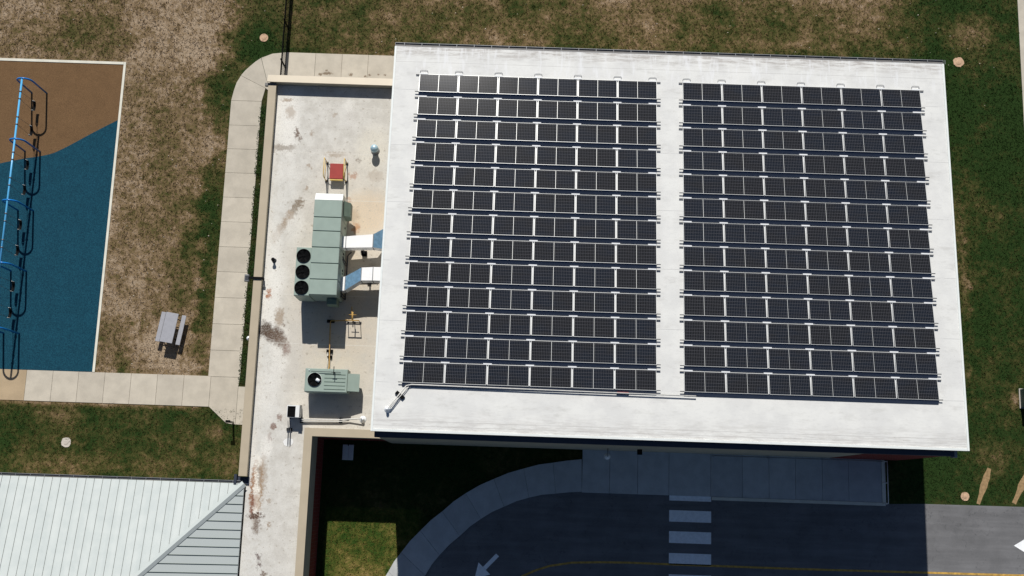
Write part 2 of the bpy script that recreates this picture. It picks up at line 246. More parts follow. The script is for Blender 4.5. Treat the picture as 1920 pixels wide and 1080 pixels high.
# ---------------------------------------------------------------- mesh builder
class MB:
    def __init__(s): s.v = []; s.f = []; s.mi = []; s.sm = []; s.cur = 0; s.T = None
    def add(s, vs, fs, smooth=False):
        o = len(s.v)
        for q in vs: s.v.append(tuple(s.T @ Vector(q)) if s.T else tuple(q))
        for q in fs: s.f.append(tuple(i+o for i in q)); s.mi.append(s.cur); s.sm.append(smooth)
    def box(s, x0, x1, y0, y1, z0, z1, bev=0.0):
        if bev <= 0:
            s.add([(x0, y0, z0), (x1, y0, z0), (x1, y1, z0), (x0, y1, z0), (x0, y0, z1), (x1, y0, z1), (x1, y1, z1), (x0, y1, z1)],
                  [(0, 3, 2, 1), (4, 5, 6, 7), (0, 1, 5, 4), (1, 2, 6, 5), (2, 3, 7, 6), (3, 0, 4, 7)])
        else:
            b = bev; s.prism([(x0, y0), (x1, y0), (x1, y1), (x0, y1)], z0, z1-b); o = [(x0+b, y0+b), (x1-b, y0+b), (x1-b, y1-b), (x0+b, y1-b)]
            s.f.pop(len(s.f)-1-4); s.mi.pop(); s.sm.pop()
            vs = [(x0, y0, z1-b), (x1, y0, z1-b), (x1, y1, z1-b), (x0, y1, z1-b)] + [(a, c, z1) for a, c in o]
            s.add(vs, [(4, 5, 6, 7), (0, 1, 5, 4), (1, 2, 6, 5), (2, 3, 7, 6), (3, 0, 4, 7)])
    def prism(s, pts, z0, z1):
        a = sum(pts[i][0]*pts[(i+1) % len(pts)][1]-pts[(i+1) % len(pts)][0]*pts[i][1] for i in range(len(pts)))
        if a < 0: pts = pts[::-1]
        n = len(pts); s.add([(p[0], p[1], z0) for p in pts]+[(p[0], p[1], z1) for p in pts],
              [tuple(range(n-1, -1, -1)), tuple(range(n, 2*n))]+[(i, (i+1) % n, n+(i+1) % n, n+i) for i in range(n)])
    def sheet(s, pts, z):
        a = sum(pts[i][0]*pts[(i+1) % len(pts)][1]-pts[(i+1) % len(pts)][0]*pts[i][1] for i in range(len(pts)))
        if a < 0: pts = pts[::-1]
        s.add([(p[0], p[1], z) for p in pts], [tuple(range(len(pts)))])
    def hexa(s, b, t):
        """bottom four and top four corners, counter-clockwise seen from above"""
        s.add(list(b)+list(t), [(0, 3, 2, 1), (4, 5, 6, 7), (0, 1, 5, 4), (1, 2, 6, 5), (2, 3, 7, 6), (3, 0, 4, 7)])
    def tube(s, pts, r, n=8, caps=True):
        pts = [Vector(p) for p in pts]; rings = []; k = len(pts)
        up = None
        for i, p in enumerate(pts):
            d = (pts[min(i+1, k-1)]-pts[max(i-1, 0)]).normalized()
            if up is None: up = Vector((0, 0, 1)) if abs(d.z) < .9 else Vector((1, 0, 0))
            a = d.cross(up)
            if a.length < 1e-4: a = d.cross(Vector((1, 0, 0)))
            a.normalize(); b = a.cross(d).normalized(); up = b
            rr = r[i] if isinstance(r, (list, tuple)) else r
            rings.append([p+a*math.cos(2*math.pi*j/n)*rr+b*math.sin(2*math.pi*j/n)*rr for j in range(n)])
        vs = [q for R_ in rings for q in R_]; fs = []
        for i in range(k-1):
            for j in range(n): fs.append((i*n+j, i*n+(j+1) % n, (i+1)*n+(j+1) % n, (i+1)*n+j))
        if caps: fs += [tuple(range(n))[::-1], tuple((k-1)*n+j for j in range(n))]
        s.add(vs, fs, True)
    def lathe(s, c, prof, n=20, smooth=True, caps=True):
        """prof: list of (radius, z)"""
        vs = []; fs = []
        for r, z in prof:
            for j in range(n): vs.append((c[0]+r*math.cos(2*math.pi*j/n), c[1]+r*math.sin(2*math.pi*j/n), c[2]+z))
        for i in range(len(prof)-1):
            for j in range(n): fs.append((i*n+j, i*n+(j+1) % n, (i+1)*n+(j+1) % n, (i+1)*n+j))
        if caps: fs.append(tuple(range(n))[::-1]); fs.append(tuple((len(prof)-1)*n+j for j in range(n)))
        s.add(vs, fs, smooth)
    def build(s, name, mat, parent=None, origin=None):
        me = bpy.data.meshes.new(name); o_ = origin or (0, 0, 0)
        me.from_pydata([(a-o_[0], b-o_[1], c-o_[2]) for a, b, c in s.v] if origin else s.v, [], s.f)
        for m in (mat if isinstance(mat, (list, tuple)) else [mat]): me.materials.append(MT[m])
        me.polygons.foreach_set('material_index', s.mi); me.polygons.foreach_set('use_smooth', s.sm)
        me.update(); o = bpy.data.objects.new(name, me); COL.objects.link(o)
        if origin: o.location = origin
        if parent:
            o.parent = parent
            if not origin: o.matrix_parent_inverse = Matrix.Translation(parent.location).inverted() if parent.type == 'EMPTY' and not parent.get('_rel') else Matrix()
        return o
def tag(o, label, cat, group=None, kind=None):
    if label: o['label'] = label
    if cat: o['category'] = cat
    if group: o['group'] = group
    if kind: o['kind'] = kind
    return o
def thing(name, label, cat, loc=(0, 0, 0), group=None, rel=False):
    o = bpy.data.objects.new(name, None); COL.objects.link(o); o.location = loc; o.empty_display_size = .3
    if rel: o['_rel'] = 1
    return tag(o, label, cat, group)
def struct(o): o['kind'] = 'structure'; return o
def one(fn): m = MB(); fn(m); return m

# ================================================================ SETTING
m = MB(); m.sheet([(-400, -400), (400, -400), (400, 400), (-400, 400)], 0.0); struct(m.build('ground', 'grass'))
# road sheet
RD = [(-2, -9)]
low_px = [(797, 1079), (824, 1041), (862, 1005), (901.5, 973), (945, 950), (992, 933), (1042, 924.6), (1091, 922)]
up_px = [(724, 1080), (749.8, 1038), (787.7, 995), (828, 960), (871.7, 926), (920, 900), (970.5, 881), (1018, 871), (1062.6, 865), (1091, 861)]
low = [P(*q) for q in low_px]; up = [P(*q) for q in up_px]
road = [(60, -30), (60, .32), (28.5, .32), (22.75, .30), (20.6, .22), (low[-1][0], low[-1][1]+.1)] + [(a-.05, b+.1) for a, b in low[::-1][1:]] + [(low[0][0]-1.6, low[0][1]-3), (low[0][0]-2.2, -30)]
m = MB(); m.sheet(road, .004); rd = struct(m.build('road', 'asphalt'))
X0, X1 = 8.83, 11.12
for ya, yb in ((939.5, 929.5), (979, 957.5), (1019, 997), (1059.5, 1038), (1099, 1078), (1139, 1118)):
    m = MB(); a = P(1292, ya)[1]; b = P(1292, yb)[1]; m.sheet([(X0, a), (X1, a), (X1, b), (X0, b)], .009)
    m.build('crosswalk_bar', 'road_white', rd)
def ribbon(m, pts, wd, z):
    L = []; R_ = []
    for i, p in enumerate(pts):
        a = Vector(pts[max(i-1, 0)]); b = Vector(pts[min(i+1, len(pts)-1)]); d = (b-a).normalized(); n = Vector((-d.y, d.x))*wd/2
        L.append((p[0]+n.x, p[1]+n.y)); R_.append((p[0]-n.x, p[1]-n.y))
    for i in range(len(pts)-1): m.sheet([L[i], L[i+1], R_[i+1], R_[i]], z)
yl = [(60, -3.32), (28, -3.33), P(1500, 1067), P(1240, 1057.5), P(1180, 1055), P(1126, 1054.2), P(1072, 1055), P(1031, 1061), P(1004, 1069.5), P(980, 1080), P(962, 1093), P(945, 1112), P(930, 1140)]
m = MB(); ribbon(m, yl, .11, .009); m.build('lane_line', 'road_yellow', rd)
def arrow(tip, d, L):
    d = Vector(d).normalized(); n = Vector((-d.y, d.x)); t = Vector(tip); m = MB()
    a = t-d*.75; m.sheet([tuple(t), tuple(a+n*.45), tuple(a-n*.45)], .009)
    e = t-d*L; a = a-d*.004; m.sheet([tuple(a+n*.11), tuple(e+n*.11), tuple(e-n*.11), tuple(a-n*.11)], .009)
    m.build('arrow_marking', 'road_white', rd)
e = Vector(P(928.5, 1045)); h = Vector(P(905, 1069)); dd = (h-e).normalized(); arrow(tuple(h+dd*.62), tuple(dd), 1.75)
arrow(P(1901, 1023), (-1, 0), 2.4)
# walkway by the gym with kerb : slabs, one per bay
def slab_between(m, a, b, c, d, z0, z1, g=.012):
    """quad a b c d shrunk a little so that joints show"""
    q = [Vector(k) for k in (a, b, c, d)]; cen = sum(q, Vector((0, 0)))/4; out = []
    for k in q:
        v = k-cen; out.append(tuple(cen+v*(1-g/max(v.length, .1))))
    m.prism(out, z0, z1)
m = MB(); YW = 2.615; YK = .30
jx = [P(x, 900)[0] for x in (1091, 1142.5, 1195, 1253.6, 1332, 1391, 1441, 1490.6, 1541, 1590)]+[20.45]
for i in range(len(jx)-1):
    m.prism([(jx[i]+.008, YK), (jx[i+1]-.008, YK), (jx[i+1]-.008, YW), (jx[i]+.008, YW)], 0, .12)
J = [(1091, 861, 1091, 922), (1037, 867.5, 1042, 925.5), (982, 878.5, 992, 933), (926, 898, 945, 950), (873, 925, 901.5, 973), (829, 959, 862, 1005), (788, 995, 824, 1041), (752, 1036, 797, 1079), (728, 1072, 775, 1118), (705, 1115, 752, 1162)]
for i in range(len(J)-1):
    a, b = J[i], J[i+1]; A1, A2, B1, B2 = (P(*a[:2], .12), P(*a[2:], .12), P(*b[:2], .12), P(*b[2:], .12))
    am = ((A1[0]+B1[0])/2, (A1[1]+B1[1])/2); bm = ((A2[0]+B2[0])/2, (A2[1]+B2[1])/2)
    dv = Vector(am)-Vector(bm); dv.normalize()
    k = .05 if i else .02
    am = (am[0]+dv.x*k, am[1]+dv.y*k); bm = (bm[0]+dv.x*k, bm[1]+dv.y*k)
    sh = .006; e1 = (Vector(B1)-Vector(A1)).normalized()*sh; e2 = (Vector(B2)-Vector(A2)).normalized()*sh
    m.prism([(A1[0]+e1.x, A1[1]+e1.y), am, (B1[0]-e1.x, B1[1]-e1.y), (B2[0]-e2.x, B2[1]-e2.y), bm, (A2[0]+e2.x, A2[1]+e2.y)], 0, .12)
struct(m.build('sidewalk', 'concrete_shade'))
m = MB(); m.box(11.15, 20.62, .12, .292, 0, .14); m.box(20.455, 20.62, .296, YW, 0, .14); struct(m.build('kerb', 'border'))
# left paths
m = MB(); XL, XR = -16.9, -15.13
ys = [P(430, y)[1] for y in (707, 657.5, 608, 558.5, 510, 463, 416, 370, 324, 279, 234.5, 188.4)]
for i in range(len(ys)-1): m.prism([(XL, ys[i]+.008), (XR, ys[i]+.008), (XR, ys[i+1]-.008), (XL, ys[i+1]-.008)], 0, .03)
out = [P(*q) for q in ((437, 188.4), (439, 169), (444, 155), (452, 142), (460, 132.5), (469, 124.4), (479, 116), (490, 109), (511, 101), (538, 98.4))]
inn = [P(*q) for q in ((488.5, 188.4), (490.5, 178), (493, 171), (497.8, 165.6))]
def poly(pts): m.prism(pts, 0, .03)
out[0] = (XL, ys[-1]+.01); inn[0] = (XR, ys[-1]+.01)
poly([inn[0], inn[3], (out[3][0]+.0, out[3][1]-.01)]+[out[2], out[1], out[0]])
cor = (-14.05, 22.2)
poly([(inn[3][0]+.01, inn[3][1]+.01), (-14.05, 21.95), (cor[0]-.01, cor[1]), (P(509, 150)[0], 22.55), (out[7][0]-.01, out[7][1]), out[6], out[5], out[4], (out[3][0], out[3][1]+.01)])
x_ = [P(x, 120)[0] for x in (591, 641, 690, 741)]; YT = 25.2
poly([(cor[0], 22.2), (x_[0]-.008, 22.2), (x_[0]-.008, YT), out[9], out[8], (out[7][0]+.01, out[7][1]+.01), (P(509, 150)[0]+.01, 22.56)])
for i in range(3): poly([(x_[i]+.008, 22.2), (x_[i+1]-.008, 22.2), (x_[i+1]-.008, YT), (x_[i]+.008, YT)])
# horizontal path
yt = [P(100, 695)[1], P(395, 705.5)[1]]; YH = (yt[0]+yt[1])/2; YB = (P(100, 753)[1]+P(388, 762)[1])/2
hx = [P(x, 730)[0] for x in (394, 343.5, 293.5, 244, 194.5, 145, 96.5, 47)]
for i in range(len(hx)-1): poly([(hx[i+1]+.008, YB), (hx[i]-.008, YB), (hx[i]-.008, YH), (hx[i+1]+.008, YH)])
c1 = P(388.8, 762.7); c2 = P(423.7, 793); c3 = P(434.5, 795); 
poly([(hx[0]+.008, YB), (hx[0]+.02, YB), c2, (c3[0], c3[1]), (-15.2, c3[1]-.02), (-15.2, P(452, 725)[1]), (-15.13, ys[0]-.008), (hx[0]+.008, ys[0]-.008)])
poly([(-15.185, c3[1]-.02), (-13.85, c3[1]-.02), (-13.85, P(452, 725)[1]), (-15.185, P(452, 725)[1])])
struct(m.build('path', 'concrete'))
m = MB(); m.prism([(-36, YB), (hx[-1]-.008, YB), (hx[-1]-.008, YH), (-36, YH)], 0, .028); struct(m.build('path', 'tanslab'))
m = MB(); m.prism([(29.35, 18), (31.2, 18), (31.2, 60), (29.35, 60)], 0, .03); struct(m.build('path', 'concrete'))
# playground
gx1 = (P(238.4, 117)[0]+P(176.7, 697)[0])/2; gy1 = (P(0, 109)[1]+P(238, 117)[1])/2
m = MB(); m.sheet([(-36, YH+.01), (gx1-.14, YH+.01), (gx1-.14, gy1-.16), (-36, gy1-.16)], .022); struct(m.build('playground_surface', 'rubber'))
m = MB(); m.box(-36, gx1-.145, gy1-.155, gy1, 0, .05); m.box(gx1-.135, gx1, YH+.01, gy1, 0, .05); struct(m.build('playground_border', 'border'))
# planting strip, soil and worn patches
m = MB(); m.sheet([(XR, P(452, 725)[1]), (-13.9, P(452, 725)[1]), (-13.9, 22.0), (-14.3, 21.9), inn[3], inn[1], (XR, ys[-1])], .008); struct(m.build('planting_strip', 'shrubsoil'))
def wob(c, rx, ry, n=22, a=.12, rot=0):
    o = []
    for i in range(n):
        t = 2*math.pi*i/n; r = 1+random.uniform(-a, a); x = rx*r*math.cos(t); y = ry*r*math.sin(t)
        o.append((c[0]+x*math.cos(rot)-y*math.sin(rot), c[1]+x*math.sin(rot)+y*math.cos(rot)))
    return o
m = MB()
for a, b, wd in ((P(1855, 878), P(1834, 945), .2), (P(1930, 880), P(1901, 944), .2)):
    a = Vector(a); b = Vector(b); d = b-a; n = Vector((-d.y, d.x)).normalized(); L = []; R_ = []
    for i in range(9):
        t = i/8; c = a+d*t; ww = wd*(.55+.45*math.sin(math.pi*min(t*1.2, 1)))*random.uniform(.85, 1.15); L.append(tuple(c+n*ww)); R_.append(tuple(c-n*ww))
    m.sheet(L+R_[::-1], .006)
struct(m.build('worn_soil', 'dirt'))

# ================================================================ LOW WING
ZR, ZP = 3.65, 4.05; YS = -14
lw = thing('school_wing', 'low flat-roofed school wing with tan parapet caps and stained pale roof, left of the gym', 'building', (-12, 10, 0))
m = MB(); m.prism([(-13.42, .52), (-13.42, 21.8), (-6.5, 21.8), (-6.5, 3.06), (-10.6, 3.06), (-10.6, YS), (-13.5, YS), (-13.5, .52)], ZR-.25, ZR); m.build('roof', 'lowroof', lw)
m = MB(); m.box(-13.78, -13.43, .56, 22.12, 0, ZP-.06); m.box(-13.425, -6.5, 21.82, 22.14, 0, ZP-.03)
m.box(-10.24-.34, -10.24, YS, 2.72, 2.1, ZP-.06); m.box(-10.58, -6.5, 2.725, 3.05, 2.1, ZP-.06); m.build('wall', 'cream', lw)
m = MB(); m.box(-10.56, -10.235, YS, 2.715, 0, 2.095); m.box(-10.555, -6.5, 2.72, 3.04, 0, 2.095); m.build('brick_wall', 'brick', lw)
m = MB(); m.box(-13.85, -13.41, .52, 21.62, ZP-.055, ZP, .012); m.build('coping', 'coping', lw)
m = MB(); m.hexa([(-13.9, 21.79, ZP+.045), (-6.52, 21.79, ZP+.045), (-6.52, 22.22, ZP-.02), (-13.9, 22.22, ZP-.02)], [(-13.9, 21.79, ZP+.14), (-6.52, 21.79, ZP+.14), (-6.52, 22.22, ZP+.04), (-13.9, 22.22, ZP+.04)]); m.build('coping', 'coping', lw)
m = MB(); m.prism([(-10.62, YS), (-10.2, YS), (-10.2, 2.68), (-6.3, 2.68), (-6.3, 3.1), (-10.62, 3.1)], ZP-.055, ZP); m.build('coping', 'coping', lw)
m = MB(); m.box(-14.05, -13.42, 21.625, 21.785, ZP-.25, ZP-.05); m.build('scupper', 'coping_grey', lw)
m = MB(); m.box(-13.95, -13.35, .12, .5, 3.55, 3.72); m.box(-14.1, -13.96, .1, .62, 3.2, 3.9); m.build('downspout_head', 'navy', lw)
# ================================================================ GYM
GX0, GX1, GY0, GY1 = -6.66, 21.95, 2.83, 22.85; ZS, ZN = 8.351, 7.131
SL = (ZS-ZN)/(GY1-GY0)
def zr(y): return ZS-(y-GY0)*SL
gym = thing('gym_building', 'large gym building with white sloped roof carrying the solar panels', 'building', (7.6, 12.8, 0))
m = MB(); m.hexa([(GX0, GY0, ZS-.22), (GX1, GY0, ZS-.22), (GX1, GY1, ZN-.22), (GX0, GY1, ZN-.22)], [(GX0, GY0, ZS), (GX1, GY0, ZS), (GX1, GY1, ZN), (GX0, GY1, ZN)])
m.build('roof', 'gymroof', gym)
m = MB()
for xa, xb in ((GX0-.01, GX0+.09), (GX1-.09, GX1+.01)):
    m.hexa([(xa, GY0-.01, ZS-.26), (xb, GY0-.01, ZS-.26), (xb, GY1, ZN-.26), (xa, GY1, ZN-.26)], [(xa, GY0-.01, ZS+.035), (xb, GY0-.01, ZS+.035), (xb, GY1, ZN+.035), (xa, GY1, ZN+.035)])
m.box(GX0+.095, GX1-.095, GY0-.012, GY0+.1, ZS-.26, ZS+.03); m.build('roof_edge_trim', 'white_metal', gym)
m = MB(); m.box(-6.5, 17.6, 2.62, 2.9, 0, 7.55); m.hexa([(-6.45, 2.9, 0), (21.3, 2.9, 0), (21.3, 22.5, 0), (-6.45, 22.5, 0)], [(-6.45, 2.9, 7.95), (21.3, 2.9, 7.95), (21.3, 22.5, 6.8), (-6.45, 22.5, 6.8)]); m.build('wall', 'cream', gym)
m = MB(); m.box(17.605, 21.33, 2.60, 2.895, 0, 7.55); m.build('brick_wall', 'brick', gym)
m = MB(); m.box(-6.52, 21.36, 2.56, 2.895, 7.56, 8.02); m.build('fascia', 'navy', gym)
m = MB(); m.box(21.365, 21.5, 2.5, 2.9, 7.5, 8.04); m.build('fascia_end_cap', 'grey_metal', gym)
m = MB(); g0, g1 = GX0+.02, GX1-.02
m.box(g0, g1, GY1+.012, GY1+.03, ZN-.2, ZN-.02); m.box(g0, g1, GY1+.2, GY1+.225, ZN-.2, ZN-.02); m.box(g0, g1, GY1+.031, GY1+.199, ZN-.2, ZN-.18)
m.box(g0-.02, g0-.001, GY1+.012, GY1+.225, ZN-.2, ZN-.02); m.box(g1+.001, g1+.02, GY1+.012, GY1+.225, ZN-.2, ZN-.02)
gt = m.build('gutter', 'grey_metal', gym)
m = MB(); m.box(g0, g1, GY1+.031, GY1+.198, ZN-.178, ZN-.08); m.build('gutter_bed', 'coping_grey', gt)
m = MB()
for i in range(32): xx = g0+.45+i*.91; m.box(xx, xx+.03, GY1+.0, GY1+.23, ZN-.019, ZN-.008)
m.build('gutter_strap', 'grey_metal', gt)
# wall light, speaker, downspout on the gym's lower wall
X, Y = P(1139.5, 848, 2.6); m = MB(); m.box(3.96+1.35, 3.96+1.43, 2.3, 2.61, 2.55, 2.63); 
t = thing('wall_lamp', 'round pale lamp on a short bracket on the gym wall above the walkway', 'lamp', (X, 2.6, 2.5))
m = MB(); m.tube([(X, 2.615, 2.6), (X, 2.35, 2.62), (X, 2.2, 2.55)], .03); m.build('bracket', 'grey_metal', t)
m = MB(); m.lathe((X, 2.2, 2.3), [(.02, .26), (.1, .22), (.16, .1), (.17, 0), (.15, -.04), (.02, -.05)][::-1], 20); m.build('lamp_shade', 'lamp_white', t)
X = P(1199.5, 844, 3.0)[0]; t = thing('wall_speaker', 'small black square box on the gym wall right of the round lamp', 'speaker', (X, 2.6, 3.0))
m = MB(); m.box(X-.12, X+.12, 2.34, 2.60, 2.85, 3.15, .02); m.build('housing', 'black', t); m = MB(); m.box(X-.1, X+.1, 2.325, 2.338, 2.88, 3.1); m.build('grille', 'dark_grey', t)
# guard rail at the east end of the walkway
def rail(name, label, pts, hz, mat, posts, mid=True, group=None):
    t = thing(name, label, 'railing', (pts[0][0], pts[0][1], .12), group)
    m = MB(); m.tube([(a, b, hz) for a, b in pts], .028); 
    m.build('top_rail', mat, t)
    if mid: m = MB(); m.tube([(a, b, hz*.55) for a, b in pts], .02); m.build('mid_rail', mat, t)
    for a, b in posts:
        m = MB(); m.tube([(a, b, .02), (a, b, hz)], .026); m.build('post', mat, t)
    return t
rail('handrail', 'pale handrail closing off the right end of the gym walkway', [(20.50, 2.5), (20.50, .24), (20.38, .22)], .95, 'white_paint', [(20.5, 2.5), (20.5, 1.35), (20.5, .26)])
rail('wall_handrail', 'thin handrail running along the gym wall over the walkway', [(11.2, 2.5), (20.2, 2.5)], .92, 'grey_metal', [(11.2, 2.5), (14.2, 2.5), (17.2, 2.5), (20.2, 2.5)], False)

# ================================================================ METAL ROOF WING
mw = thing('metal_roof_wing', 'school wing with pale standing-seam metal hip roof, lower left', 'building', (-20, -4, 0))
EX, EY, EZ, PT = -13.56, .16, 3.86, .225; RUN = 9.0   # eave corner, pitch, run to ridge
WX = -44
def nz(y): return EZ+PT*(EY-y)
ridge = (EX-RUN, EY-RUN, EZ+PT*RUN)
m = MB(); m.add([(WX, EY, EZ), (EX, EY, EZ), (EX, EY, EZ-.14), (WX, EY, EZ-.14), (ridge[0], ridge[1], ridge[2]), (WX, ridge[1], ridge[2])], [(0, 1, 4, 5)][::1]+[(3, 2, 1, 0)])
m.f[0] = (0, 5, 4, 1)
mE_ = MB(); mE_.add([(EX, EY, EZ), (EX, EY-2*RUN, EZ), ridge, (EX, EY, EZ-.14), (EX, EY-2*RUN, EZ-.14)], [(0, 2, 1), (0, 1, 4, 3)])
mS = MB(); mS.add([(WX, EY-2*RUN, EZ), (EX, EY-2*RUN, EZ), ridge, (WX, ridge[1], ridge[2])], [(0, 1, 2, 3)]); mS.build('south_roof_slope', 'seamed', mw)
sx = P(287.5, 902, EZ)[0]; mE = None; m.cur = 1; k = -60
while True:
    x = sx+k*.4315; k += 1
    if x < WX+.1: continue
    if x > EX-.25: break
    L = min(RUN, EX-x-.12); yb = EY-L; h = .022; wd = .009
    m.hexa([(x-wd, yb, nz(yb)), (x+wd, yb, nz(yb)), (x+wd, EY, nz(EY)), (x-wd, EY, nz(EY))], [(x-wd, yb, nz(yb)+h), (x+wd, yb, nz(yb)+h), (x+wd, EY, nz(EY)+h), (x-wd, EY, nz(EY)+h)])
m.build('north_roof_slope', ['seamed', 'seam_grey'], mw)  # ribs greyer than the sheet, side shading put into their colour
m = mE_; k = 0; m.cur = 1
while True:
    y = P(455, 929.5, EZ)[1]-k*.43; k += 1
    if y < EY-2*RUN+.3: break
    L = min(EY-y, y-(EY-2*RUN))-.12
    if L < .1: continue
    xb = EX-L; h = .032; wd = .011; zb = EZ+PT*L
    m.hexa([(xb, y-wd, zb), (EX, y-wd, EZ), (EX, y+wd, EZ), (xb, y+wd, zb)], [(xb, y-wd, zb+h), (EX, y-wd, EZ+h), (EX, y+wd, EZ+h), (xb, y+wd, zb+h)])
m.build('east_roof_slope', ['seamed_east', 'seam_dark'], mw)  # dark ribs: their shaded sides painted into the colour
m = MB(); a = Vector((EX, EY, EZ+.03)); b = Vector(ridge)+Vector((0, 0, .03)); dn = Vector((1, -1, 0)).normalized()*.17; dz = Vector((0, 0, .06))
m.add([a-dn*1.0-dz*.5, a+dz, a+dn-dz*.5, b-dn-dz*.5, b+dz, b+dn-dz*.5], [(0, 3, 4, 1), (1, 4, 5, 2)]); m.build('hip_cap', 'seamed_east', mw)
m = MB(); m.box(WX, EX-.2, EY+.02, EY+.035, EZ-.17, EZ-.02); m.box(WX, EX-.2, EY+.12, EY+.15, EZ-.17, EZ-.02); m.box(WX, EX-.2, EY+.036, EY+.119, EZ-.17, EZ-.15); g = m.build('gutter', 'grey_metal', mw)
m = MB(); m.box(WX, EX-.2, EY+.036, EY+.119, EZ-.149, EZ-.06); m.build('gutter_bed', 'dark_grey', g)
m = MB()
for i in range(40):
    xx = EX-.6-i*.745; m.box(xx, xx+.025, EY, EY+.16, EZ-.019, EZ-.006)
m.build('gutter_strap', 'grey_metal', g)
m = MB(); m.box(WX, -13.8, -17, .0, 0, 3.6); m.build('wall', 'cream', mw)

# ================================================================ SOLAR ROWS
RP = 1.258; ML = 2.055; MD = 1.03; TILT = math.radians(7.0)
def solar_row(x0):
    r = thing('solar_panel_row', None, 'solar panels', (0, 0, 0), rel=True)
    # local frame: x along row from the array's left end, y=0 at north edge, z=0 roof surface
    th = Matrix.Rotation(TILT, 4, 'X')
    pm = None
    for i in range(6):
        m = MB(); L0, L1 = .03, ML-.03; b = .02
        m.box(-(L1-L0)/2, (L1-L0)/2, -MD, 0, -.035, 0)             # frame body
        hx_ = (L1-L0)/2
        m.cur = 1
        for sx0, sx1 in ((-hx_+b, -.010), (.010, hx_-b)):
            m.add([(sx0, -MD+b, .003), (sx1, -MD+b, .003), (sx1, -b, .003), (sx0, -b, .003)], [(0, 1, 2, 3)])
        if pm is None:
            o = m.build('solar_panel', ['frame', 'cells']); pm = o.data
        else:
            o = bpy.data.objects.new('solar_panel', pm); COL.objects.link(o)
        o.parent = r; o.location = (ML*(i+.5), 0, .065); o.rotation_euler = (-TILT, 0, 0)
        o.rotation_euler = (-TILT, 0, 0)
    zs = .065+MD*math.sin(TILT); ysn = -MD*math.cos(TILT)
    m = MB(); m.add([(.02, ysn-.015, zs-.03), (6*ML-.02, ysn-.015, zs-.03), (6*ML-.02, ysn-.185, .03), (.02, ysn-.185, .03)], [(0, 3, 2, 1), (0, 1, 2, 3)])
    m.v += [(a, b+.004, c) for a, b, c in m.v[:4]]; m.f[1] = (4, 5, 6, 7); m.build('wind_deflector', 'deflector', r)
    for i in range(7):
        xc = ML*i+(.24 if i == 0 else -.24 if i == 6 else 0); m = MB()
        m.box(xc-.21, xc+.21, -.01, .062, .012, .068); m.box(xc-.21, xc+.21, ysn-.11, -.011, .012, .028)
        m.box(xc-.025, xc+.025, ysn, ysn+.03, .031, zs-.05); m.box(xc-.025, xc+.025, -.06, -.03, .031, .05)
        m.build('base_tray', 'tray_white', r)
    for yy, zz in ((-.03, .05), (ysn+.02, zs-.065)):
        m = MB(); m.box(-.17, 6*ML+.17, yy-.018, yy+.018, zz-.018, zz+.018); m.build('mounting_rail', 'dark_grey', r)
    return r
proto = solar_row(0); kids = list(proto.children)
ordn = ['top', 'second', 'third', 'fourth', 'fifth', 'sixth', 'seventh', 'eighth', 'ninth', 'tenth', 'eleventh', 'twelfth', 'bottom']
for side, x0 in (('left', -5.31), ('right', 8.30)):
    for i in range(13):
        if side == 'left' and i == 0: r = proto
        else:
            r = proto.copy(); COL.objects.link(r)
            for c in kids: d = c.copy(); COL.objects.link(d); d.parent = r
        y = 21.30-RP*i; r.location = (x0, y, zr(y)); r.rotation_euler = (-math.atan(SL), 0, 0)
        if i == 0: r['label'] = f'top row of six dark solar panels in the {side} block on the gym roof'
        elif i == 12: r['label'] = f'bottom row of six dark solar panels in the {side} block on the gym roof'
        else: r['label'] = f'{ordn[i]} row of six dark solar panels from the top in the {side} block'
        r['category'] = 'solar panels'; r['group'] = 'solar panel rows on the white gym roof'
        if i == 0:
            for k in range(7):
                xc = ML*k+(.24 if k == 0 else -.24 if k == 6 else 0); m = MB()
                m.tube([(xc-.2, .05, .04), (xc-.19, .2, .04), (xc-.14, .235, .04), (xc+.14, .235, .04), (xc+.19, .2, .04), (xc+.2, .05, .04)], .012, 6)
                o = m.build('wire_foot', 'grey_metal'); o.parent = r
# conduit on gym roof
t = thing('conduit', 'pale conduit bending from the bottom solar row down to a white roof boot', 'pipe', (-5, 4.5, 8.2))
zz = lambda p, h=.14: (p[0], p[1], zr(p[1])+h)
pA = P(727, 768, 8.2); pB = P(762, 723, 8.35); pC = (8.9, 5.0)
m = MB(); m.tube([zz(pA, .22), zz((pA[0]+.05, pA[1]+.06), .22), zz(pB), zz((pB[0]+.25, pB[1]+.06)), zz(pC)], .03, 8); m.tube([zz((pA[0]+.12, pA[1]+.04), .2), zz((pB[0]+.1, pB[1]-.05), .1)], .02, 8); m.build('pipe', 'pipe_white', t)
q = P(750, 741, 8.25); m = MB(); m.T = Matrix.Translation((q[0], q[1], zr(q[1])+.06)) @ Matrix.Rotation(.9, 4, 'Z'); m.box(-.09, .09, -.24, .24, -.05, .05); m.build('support_block', 'black', t)
m = MB(); m.lathe(zz(pA, 0), [(.17, 0), (.15, .03), (.08, .08), (.07, .3), (.03, .36)], 16); m.build('roof_boot', 'lamp_white', t)
q = P(1168, 735, 8.35); t = thing('label_box', 'small red tagged conduit box under the bottom left solar row', 'box', (q[0], q[1], zr(q[1])))
m = MB(); m.box(q[0]-.28, q[0]+.28, 5.0, 5.08, zr(5)+.02, zr(5)+.12, .01); m.build('box', 'hatch_red', t); m = MB(); m.box(q[0]-.3, q[0]+.3, 4.96, 4.995, zr(5)+.02, zr(5)+.08); m.build('bracket', 'grey_metal', t)

